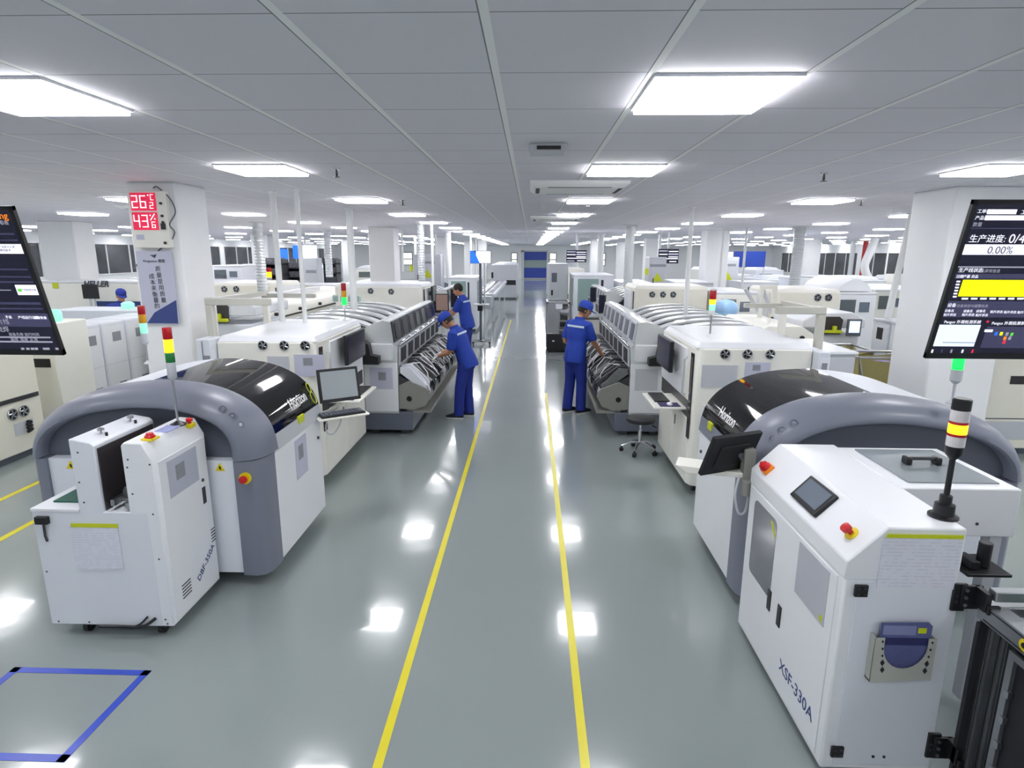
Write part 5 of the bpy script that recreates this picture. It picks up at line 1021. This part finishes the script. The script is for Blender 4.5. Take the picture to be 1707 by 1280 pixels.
for x_ in (.46, .95): caster(x_, 14.75, .06, .03, t)
# ---- floor-standing screen on the clock side
t = thing('display_stand', 'blue-white screen on a tall dark pole stand with castered foot', 'monitor stand', (-1.33, 16, 0))
(xa, zb), (xb, zt) = aty(784, 439, 16), aty(818.5, 418, 16)
s_ = obj('screen', B(xa, xb, 16, 16.04, zb, zt), 'black', t); 
obj('white_field', B(xa + (xb - xa) * .28, xb - .01, 15.994, 16, zb + .01, zt - .01), 's_white', s_, smooth=0); obj('blue_field', MB().prism([(xa + .01, zb + .01), (xa + (xb - xa) * .45, zb + .01), (xa + (xb - xa) * .2, zt - .01), (xa + .01, zt - .01)], 'y', 15.99, 15.995), 's_blue', s_, smooth=0)
obj('pole', B(-1.36, -1.3, 16.05, 16.11, .1, zt), 'dgrey', t); obj('pole', B(-1.24, -1.2, 16.05, 16.11, .1, zt - .3), 'lgrey', t); obj('tray', B(-1.5, -1.1, 15.85, 16.2, 1.05, 1.08), 'lgrey', t); obj('device_box', B(-1.4, -1.27, 15.95, 16.1, .9, 1.05), 'black', t); obj('foot_bar', B(-1.55, -1.05, 15.9, 15.95, .07, .1).box(-1.55, -1.05, 16.2, 16.25, .07, .1).box(-1.35, -1.25, 15.9, 16.25, .07, .1), 'alu', t)
for x_ in (-1.52, -1.08): caster(x_, 15.92, .07, .035, t)
for px0, py0, px1, py1, yy, lab in [(489, 409, 527, 431, 22, 'hanging screen with blue and white picture over the dark racks'), (944, 417, 978, 437, 21, 'hanging dark violet data screen, nearer the aisle on the stool side'), (1097, 415, 1132, 439, 20, 'hanging dark violet data screen, over the cream three-fan machine'), (1190, 420, 1222, 441, 23, 'hanging bright white screen before the blue wall board')]:
    (xa, zb), (xb, zt) = aty(px0, py1, yy), aty(px1, py0, yy); dark = 'violet' in lab
    t = thing('hanging_monitor', lab, 'monitor', ((xa + xb) / 2, yy, zb), 'hanging line screens'); xm = (xa + xb) / 2
    s_ = obj('screen', B(xa, xb, yy, yy + .06, zb, zt), 's_bg' if dark else 's_white', t, smooth=0); obj('ceiling_bracket', B(xm - .03, xm + .03, yy + .06, yy + .1, zb + .1, ZC), 'lgrey', t)
    h = zt - zb; w_ = xb - xa
    if dark:
        for j, (u0, u1, v0, v1) in enumerate([(.03, .45, .82, .9), (.5, .97, .8, .86), (.03, .45, .6, .66), (.5, .97, .58, .7), (.03, .97, .3, .36), (.5, .97, .42, .48), (.03, .4, .08, .14), (.55, .9, .1, .16)]): obj('data_bar', B(xa + w_ * u0, xa + w_ * u1, yy - .004, yy, zb + h * v0, zb + h * v1), 's_text' if j % 3 else 's_grey', s_, smooth=0)
    else: obj('blue_field', MB().prism([(xa, zb), (xa + w_ * .45, zb), (xa + w_ * .2, zt), (xa, zt)], 'y', yy - .004, yy), 's_blue', s_, smooth=0)
for (a, b_, yy, lab, m_) in [((466, 432), (479, 415), 26, 'blue notice board on the far wall behind the ribbed duct', 's_blue'), ((1222, 445), (1277, 419), 26.8, 'large blue notice board beyond the two slim white pipes', 'doorblue'), ((1497, 446), (1530, 423), 24, 'pale violet board in front of the dark windows by the white pillar', 'lilac'), ((1402, 425), (1388, 445), 30, '', '')]:
    if not m_: continue
    (xa, zb), (xb, zt) = aty(*a, yy), aty(*b_, yy); t = thing('notice_board', lab, 'notice board', ((xa + xb) / 2, yy, 0), 'notice boards'); obj('panel', B(xa, xb, yy, yy + .05, zb, zt), m_, t, smooth=0); obj('support_leg', B(xa, xa + .05, yy + .01, yy + .05, 0, zb), 'lgrey', t); obj('support_leg', B(xb - .05, xb, yy + .01, yy + .05, 0, zb), 'lgrey', t)
# ---- tall grey electrical cabinets with a warning triangle
def ecab(x0, x1, y, zt, label):
    t = thing('electrical_cabinet', label, 'cabinet', ((x0 + x1) / 2, y, 0), 'tall grey electrical cabinets'); xm = (x0 + x1) / 2
    obj('body', B(x0, x1, y, y + .7, 0, zt), 'lgrey', t, bevel=.01); d = obj('door', B(x0 + .06, x1 - .04, y - .012, y, .1, zt - .08), 'lgrey', t, bevel=.005)
    obj('warning_triangle', MB().prism([(xm - .16, zt - .75), (xm + .16, zt - .75), (xm, zt - .47)], 'y', y - .016, y - .012), 'lime', d, smooth=0); obj('door_handle', B(x0 + .12, x0 + .15, y - .03, y - .012, zt - .9, zt - .65), 'black', d); obj('name_plate', B(xm - .25, xm + .25, y - .015, y - .012, zt - .3, zt - .22), 'qr', d, smooth=0)
    obj('side_lamp', MB().lathe((x0 - .08, y, zt - .55), [(.05, 0), (.06, .1), (.05, .2)]), 'lime', t); return t
ecab(-3.85, -2.95, 20, 2.35, 'tall grey cabinet with a yellow triangle behind the ribbed duct on the clock side')
ecab(3.72, 4.25, 19.3, 2.3, 'tall grey cabinet with a yellow triangle over the cream three-fan machine')
ecab(6.2, 6.9, 20.5, 2.3, 'tall pale cabinet between the blue board and the thick ribbed duct')
# ---- far machines at the end of the aisle
(xa, zt), (xb, _) = aty(819, 441, 32), aty(862, 441, 32)
t, of = machine('oven_tunnel', 'large grey-white box machine at the far end of the aisle behind the roller conveyor', 'machine', xa, xb, 32, 36, zt, 'lgrey'); obj('tunnel_mouth', of(.55, .95, .75, 1.0, .02), 'dark_in', t, smooth=0); obj('dark_panel', of(.0, .08, 1.1, 1.4, .02), 'black', t, smooth=0)
t = thing('roller_conveyor', 'grey roller conveyor leading into the far box machine', 'conveyor', (-1.5, 26, 0))
for k, x_ in enumerate((-2.0, -1.72, -1.3)): obj('side_rail', B(x_ - .05, x_ + .05, 21.5, 31.9, .86, .98), ('lgrey', 'dsteel', 'lgrey')[k], t)
for y_ in (21.6, 26, 31): [obj('support_leg', B(q_, q_ + .06, y_, y_ + .06, 0, .88), 'lgrey', t, smooth=0) for q_ in (-2.0, -1.36)]
for k in range(24): obj('roller', MB().cyl((-1.95, 21.8 + k * .42, .93), (-1.35, 21.8 + k * .42, .93), .03, n=8), 'steel', t)
obj('front_box', B(-2.05, -1.35, 20.9, 21.5, .5, .92), 'lgrey', t, bevel=.01); obj('display', B(-1.75, -1.58, 20.89, 20.9, .7, .8), 'black', t, smooth=0)
for (x0, x1, y0, y1, z1, m_, lab) in [(.6, 1.2, 19.5, 21.5, 2.08, 'lgrey', 'tall greenish-grey machine beside the aisle past the stainless rack'), (1.05, 2.1, 24, 27, 1.8, 'cream', 'cream box machine far down the stool side of the aisle'), (.95, 1.9, 32, 36, 1.8, 'lgrey', 'grey box machine near the blue roll door'),
                                       (-2.3, -1.0, 40, 45, 1.75, 'cool', 'pale box machine far down the clock side near the blue roll door')]:
    t, of = machine('line_machine', lab, 'machine', x0, x1, y0, y1, z1, m_, doors=2); obj('control_panel', of(.12, .4, z1 * .72, z1 * .86, .012), 'dgrey', t, smooth=0); obj('status_lamp', of(.1, .2, z1 * .52, z1 * .6, .02), 'black', t, smooth=0)
# ---- neighbouring lines, clock side
x0, _ = aty(354, 480, 15.6); x1, zt = aty(456, 472, 15.6)
inspector(-1, x1, x1 - x0, 15.6, 17.4, zt, [(aty(374, 482, 15.6)[0], aty(374, 482, 15.6)[1]), (aty(394, 482, 15.6)[0], aty(394, 482, 15.6)[1])], 'cream two-fan machine under the ribbed duct beyond the square clock column', m='cream2', r=.08, monitor=False, tray=False)
x0, _ = aty(1295, 490, 12.4); x1, zt = aty(1402, 487, 12.4)
inspector(1, x0, x1 - x0, 12.4, 14, zt + .05, [(aty(1363, 496, 12.4)[0], aty(1363, 496, 12.4)[1]), (aty(1381, 496, 12.4)[0], aty(1381, 496, 12.4)[1])], 'cream two-fan machine behind the gantry frame on the stool side', m='cream2', r=.07, monitor=False, tray=False)
def lump(px0, px1, ptop, yy, dep, m_, name, label, cat, zmin=None, group=None, **k):
    (xa, zt), (xb, _) = aty(px0, ptop, yy), aty(px1, ptop, yy); return machine(name, label, cat, xa, xb, yy, yy + dep, zt, m_, group=group, **k)
far = [  # (pixel span, top, distance, depth, material, name, label, category)
    (350, 402, 442, 20.5, 1.5, 'white', 'line_machine', 'white rounded machine under the broken-looking white ducts beyond the clock column', 'machine'),
    (404, 432, 440, 22.7, .6, 'cool', 'line_machine', 'white open-framed machine beside the ribbed duct, clock side', 'machine'),
    (262, 352, 470, 18, 2, 'white', 'line_machine', 'white machine hidden behind the square clock column', 'machine'),
    (478, 600, 474, 18.2, 1.2, 'cream', 'line_machine', 'long cream machine under the dark racks, clock side', 'machine'),
    (596, 640, 468, 19.6, 1.5, 'cream', 'line_machine', 'cream low machine in front of the square white column', 'machine'),
    (655, 690, 470, 18.3, 1.2, 'white', 'line_machine', 'white machine with open top before the far bright windows', 'machine'),
    (700, 760, 462, 23.5, 2, 'cool', 'line_machine', 'pale machine behind the tall grey triangle cabinet', 'machine'),
    (1033, 1085, 470, 18, 2, 'white', 'line_machine', 'white machine under the bright ribbed steel duct', 'machine'),
    (1130, 1190, 470, 17, 2, 'cool', 'line_machine', 'pale machine beside the square white column, stool side', 'machine'),
    (1195, 1262, 486, 12.3, 1.6, 'cream', 'line_machine', 'cream machine with a dark opening behind the blue plastic bag', 'machine'),
    (1375, 1395, 462, 16.2, 1.5, 'white', 'line_machine', 'narrow white machine beside the white curved-top machine', 'machine'),
    (1395, 1462, 487, 12.6, 2, 'white', 'line_machine', 'white machine with a curved top just past the two-fan machine', 'machine'),
    (1460, 1520, 482, 14, 2, 'cream', 'line_machine', 'cream bench machine with small screens before the white pillar', 'machine'),
    (1500, 1555, 480, 15, 2, 'white', 'line_machine', 'white bench machine beside the big white pillar', 'machine'),
    (1240, 1300, 470, 18.9, 1.4, 'white', 'line_machine', 'white low machine beneath the blue notice board', 'machine'),
    (1330, 1366, 463, 18.6, 1.4, 'cool', 'line_machine', 'white framed machine with a grey window past the thick ribbed duct', 'machine')]
for a in far:
    t, of = lump(*a[:4], a[4], a[5], a[6], a[7], a[8], lid='white')
    h = aty(a[0], a[2], a[3])[1]; obj('window', of(.12, .5, h - .45, h - .15, .012), 'glass', t, smooth=0); obj('control_panel', of(.6, .85, h - .4, h - .2, .012), 'lcd', t, smooth=0)
# cream curved top on one, open frames, wall cabinets
(xa, z1), (xb, _) = aty(1397, 476, 12.7), aty(1455, 476, 12.7)
one('machine_hood', MB().prism([(p.x, p.y + .025) for p in spline([Vector((xa, z1 - .14)), Vector((xa + .1, z1)), Vector(((xa + xb) / 2, z1 + .12)), Vector((xb - .1, z1)), Vector((xb, z1 - .14))], 4)], 'y', 12.7, 14.3), 'white', 'rounded white hood on the machine just past the two-fan machine', 'hood')
racks = [(437, 470, 432, 23.5), (472, 508, 440, 24.4), (538, 560, 432, 26)]
for k, (a, b_, top, yy) in enumerate(racks):
    (xa, zt), (xb, _) = aty(a, top, yy), aty(b_, top, yy); t = thing('storage_rack', 'dark rack full of small boxes below the hanging blue-white screen, %s from the ribbed duct' % ORD[k], 'rack', ((xa + xb) / 2, yy, 0), 'dark storage racks')
    for x_ in (xa, xb - .05): obj('upright', B(x_, x_ + .05, yy, yy + .6, 0, zt), 'dsteel', t)
    for j in range(5):
        zz = .3 + j * (zt - .35) / 4.4; obj('shelf', B(xa, xb, yy, yy + .6, zz, zz + .04), 'dsteel', t); obj('stored_boxes', B(xa + .06, xb - .06, yy + .05, yy + .5, zz + .04, zz + .26), 'clutter', t)['kind'] = 'stuff'
    obj('back_sheet', B(xa, xb, yy + .56, yy + .6, 0, zt), 'dark_in', t)
x, z = aty(447, 455, 22.6); stack_light('signal_tower', 'small signal tower with lit yellow lens before the dark racks', x, 22.6, 0, z + .2, [('redlens', .16), ('amber_on', .2)], body=.1, r=.12, foot=.14)
x0, zt = aty(505, 430, 20.5); x1, _ = aty(528, 430, 20.5); t, of = machine('service_kiosk', 'blue-grey upright kiosk below the hanging blue-white screen', 'kiosk', x0, x1, 20.5, 21, zt, 'lgrey', face='-y'); obj('name_plate', of(.15, .9, zt - .5, zt - .4, .012), 'qr', t, smooth=0)
for k in range(6):
    yy = 23.4; xa = aty(1488 + k * 13, 470, yy)[0]; xb = aty(1499.5 + k * 13, 470, yy)[0]; zt = aty(1500, 457, yy)[1]
    t, of = machine('glass_cabinet', 'white-framed cabinet with dark glass door, %s of six below the dark windows' % ORD[k], 'cabinet', xa, xb, yy, yy + .5, zt, 'cream', group='six glass-door cabinets'); obj('glass_door', of(.15, .85, .5, zt - .12, .012), 'smoke', t, smooth=0)
# ---- stool side, near: narrow cabinets, canvas bins, machine by the pillar, ovens
ys = [9.2, 9.72, 10.24, 10.76]; xf = 6.05
for k in range(3):
    t, of = machine('tall_cabinet', 'white cabinet with a small dark window, %s of three behind the khaki bins' % ORD[2 - k], 'cabinet', xf, xf + .7, ys[k] + .015, ys[k + 1] - .015, 1.32, 'cool', lid='lgrey', group='three white window cabinets', face='-x', bev=.012)
    d = obj('front_door', of(.05, .95, .12, 1.22), 'white', t, bevel=.006); obj('dark_window', of(.35, .7, .98, 1.18, .012), 'smoke', d, smooth=0)
def bin_(x0, x1, y0, y1, z1, label):
    t = thing('laundry_bin', label, 'bin', ((x0 + x1) / 2, (y0 + y1) / 2, 0), 'khaki canvas bins'); zb = .18
    c = [(x0, y0), (x1, y0), (x1, y1), (x0, y1)]; i_ = .07; xm, ym = (x0 + x1) / 2, (y0 + y1) / 2
    lo = [(x0 + i_, y0 + i_), (x1 - i_, y0 + i_), (x1 - i_, y1 - i_), (x0 + i_, y1 - i_)]
    m = MB()
    for k in range(4):
        a, b_ = c[k], c[(k + 1) % 4]; la, lb = lo[k], lo[(k + 1) % 4]; rows = []
        for j in range(6):
            f = j / 5; row = []
            for i in range(9):
                g = i / 8; x_ = (la[0] + (lb[0] - la[0]) * g) * (1 - f) + (a[0] + (b_[0] - a[0]) * g) * f; y_ = (la[1] + (lb[1] - la[1]) * g) * (1 - f) + (a[1] + (b_[1] - a[1]) * g) * f
                bul = .05 * math.sin(math.pi * g) * math.sin(math.pi * min(1, f * 1.1)); row.append((x_ + (x_ - xm) * bul, y_ + (y_ - ym) * bul, zb + (z1 - zb) * f - .06 * math.sin(math.pi * g) * f))
            rows.append(row)
        m.sheet(rows)
    m.add([(p[0], p[1], zb) for p in lo], [(0, 1, 2, 3)]); obj('canvas_sack', m, 'khaki', t)
    obj('rim_tube', MB().tube([(p[0], p[1], z1) for p in c + [c[0]]], .018, 8), 'steel', t)
    for k in range(4): obj('frame_leg', MB().tube([(c[k][0], c[k][1], z1), (c[(k + 2) % 4][0] * .3 + c[k][0] * .7, c[k][1], .08)], .014, 8), 'steel', t)
    for p in lo: caster(p[0], p[1], .09, .045, t)
    obj('wrapped_contents', MB().ell((xm, ym, z1 - .22), (x1 - x0) * .36, (y1 - y0) * .36, .14), mat('violet_wrap', '#8b82b4', .6, var=.3, scale=18), t); return t
bin_(4.3, 5.0, 8.78, 9.4, 1.04, 'khaki canvas bin on a steel frame, the one half hidden by the grey-sided cabinet')
bin_(4.45, 5.4, 8.14, 8.7, 1.05, 'khaki canvas bin on a steel frame, the one against the white pillar')
t, of = machine('curing_machine', 'beige machine with a dark slot between the white pillar and the picture edge', 'machine', 5.08, 6.9, 7.25, 8.0, 1.75, 'cream2')
(xa, za), (xb, zb) = aty(1683, 640, 7.25), aty(1740, 627, 7.25); obj('black_slot', B(xa, xb, 7.24, 7.25, za, zb), 'smoke', t, smooth=0); zz = aty(1690, 697, 7.25)[1]; obj('panel_gap', B(5.08, 6.9, 7.245, 7.25, zz - .012, zz), 'dgrey', t, smooth=0); obj('lower_panel', B(5.1, 6.88, 7.243, 7.25, .2, zz - .04), 'lgrey', t, smooth=0)  # thin dark line marks the seam above the lower panel
t = thing('reflow_oven', 'long cream oven behind the striped silver roof on the stool side', 'oven', (3.8, 10, 0)); X = 3.34
obj('body', B(X, X + .9, 9.0, 10.85, .1, 1.1), 'cream', t, bevel=.02); obj('base', B(X + .05, X + .85, 9.05, 10.8, 0, .1), 'dgrey', t); obj('domed_cover', MB().prism([(X, 1.12), (X + .05, 1.26), (X + .2, 1.36), (X + .7, 1.36), (X + .86, 1.26), (X + .9, 1.12)], 'y', 9.0, 10.85), 'cream', t, smooth=45); obj('black_seam', B(X, X + .9, 8.99, 9.0, 1.09, 1.13), 'black', t, smooth=0)
for k in range(3): obj('hinge_knob', MB().cyl((X + .2 + k * .25, 8.96, 1.2), (X + .2 + k * .25, 9.01, 1.2), .03, n=10), 'black', t)
t = thing('truss_frame', 'cream frame with slanting braces standing on the cream oven', 'frame', (4.0, 10.6, 1.36)); z0 = 1.363
(xa, za), (xb, zb) = aty(1266, 505, 10.4), aty(1296, 482, 10.4)
obj('post', B(xa, xa + .06, 10.4, 10.46, z0, zb), 'cream', t); obj('post', B(xb - .06, xb, 10.4, 10.46, z0, zb), 'cream', t); obj('beam', B(xa, xb, 10.4, 10.46, zb, zb + .06), 'cream', t); obj('brace', MB().tube([(xa + .05, 10.43, zb), (xb - .05, 10.43, z0 + .05)], .03, 6), 'lgrey', t); obj('brace', MB().tube([(xa - .25, 10.43, zb), (xa, 10.43, z0 + .1)], .03, 6), 'lgrey', t)
x, z = aty(1209, 516, 11.42)
m = MB(); n = 20
for k, (rr_, zz) in enumerate([(.13, -.16), (.17, -.08), (.19, 0), (.16, .09), (.1, .15), (.03, .17)]): pass
m.loft([[Vector((x + rr_ * (1 + .12 * math.sin(5 * q + k)) * math.cos(q), 11.42 + rr_ * (1 + .1 * math.cos(4 * q + k)) * math.sin(q), z + zz)) for q in [2 * math.pi * i / n for i in range(n)]] for k, (rr_, zz) in enumerate([(.13, -.2), (.2, -.1), (.22, 0), (.19, .1), (.12, .17), (.03, .19)])])
t = one('plastic_bag', m, 'bag', 'puffed light-blue plastic bag resting behind the striped silver roof', 'bag')
x0, zt = aty(1192, 533, 11.1); x1, _ = aty(1258, 533, 11.1)
t, of = machine('work_bench', 'mint-white bench carrying the light-blue bag', 'bench', x0 + .05, x1 + .3, 10.95, 11.75, z - .2, 'cool', lid='white')
for k, px_ in enumerate((1213, 1226)):
    xx, zz = aty(px_, 531, 10.95); one('mint_canister', MB().lathe((xx, 11.0, z - .2), [(.05, 0), (.055, .02), (.055, .14), (.03, .16)]), 'tank', 'small mint canister in front of the light-blue bag, %s' % ('first' if k == 0 else 'second, nearer the pipe'), 'canister', 'mint canisters')
# signal towers standing on the three-fan machines
x, z = aty(575, 480, 7.3)
stack_light('signal_tower', 'signal tower red, orange and lit green on the clock-side three-fan machine', -2.27, 7.3, 1.6, aty(575, 472, 7.3)[1], [('redlens', .09), ('amber', .08), ('green_on', .09)], body=.06, r=.03, bodymat='pipe', capmat='pipe')
stack_light('signal_tower', 'signal tower dark red over lit yellow, glowing above the stool-side three-fan machine', aty(1188, 500, 6.2)[0], 6.2, 1.585, aty(1188, 484, 6.2)[1], [('redlens', .09), ('amber_on', .05), ('greenmint_on', .06)], body=.05, r=.032, bodymat='pipe', capmat='pipe')
for k, px_ in enumerate((458, 469, 480)):
    pass
for k, (px_, py_) in enumerate(((515, 520), (527, 519), (541, 517), (549, 515))):
    x, z = aty(px_, py_ + 4, 10.6); x = -3.55 + k * .14
    one('mint_canister', MB().lathe((x, 10.9, 1.535), [(.045, 0), (.05, .02), (.05, .1), (.03, .12)]), 'tank', 'small clear canister on the striped silver roof, %s from the slim pipe' % ORD[k], 'canister', 'canisters on the striped roof')
# further rows of white machines out to the side walls
cnt = {}
for s, xs in ((-1, (-9.6, -13.2)), (1, (9.0, 12.0, 16.5))):
    for i, X in enumerate(xs):
        for j, Y in enumerate((15.5, 19.5, 23.5, 28, 33)):
            if s < 0 and i == 0 and j < 4: continue
            if X > 16 and Y > 30: continue
            if s > 0 and i == 0 and j == 0: continue
            side = 'clock' if s < 0 else 'stool'
            if any(a < X + 1.6 and b > X - .1 and c < Y + 2.9 and d_ > Y - .1 for a, b, c, d_ in COLS): continue
            zt = 1.32 + .12 * ((i * 3 + j * 2) % 3)
            t, of = machine('line_machine', 'white machine out on the %s side, %s row from the aisle, %s back' % (side, ORD[i + 2], ORD[j]), 'machine', X, X + 1.5, Y, Y + 2.8, zt, ('white', 'cream', 'cool')[(i + j) % 3], lid='white', group='outlying white machines')
            obj('dark_window', of(.15, .6, zt - .5, zt - .2, .012), 'glass', t, smooth=0); obj('control_panel', of(.7, .9, zt - .45, zt - .25, .012), 'dgrey', t, smooth=0)
            obj('hood', MB().prism([(X + .1, zt), (X + .25, zt + .12), (X + 1.2, zt + .14), (X + 1.4, zt)], 'y', Y + .3, Y + 2), 'white', t, bevel=.02)
# lettering becomes plain meshes so that each stands as a part of its thing
bpy.context.view_layer.update(); dg = bpy.context.evaluated_depsgraph_get()
for o in [o for o in bpy.data.objects if o.type == 'FONT']:
    me = bpy.data.meshes.new_from_object(o.evaluated_get(dg)); nm = o.name.split('.')[0]; par = o.parent; lc, ro, sc = o.location.copy(), o.rotation_euler.copy(), o.scale.copy()
    bpy.data.objects.remove(o); n = bpy.data.objects.new(nm, me); C.objects.link(n); n.parent = par; n.location, n.rotation_euler, n.scale = lc, ro, sc
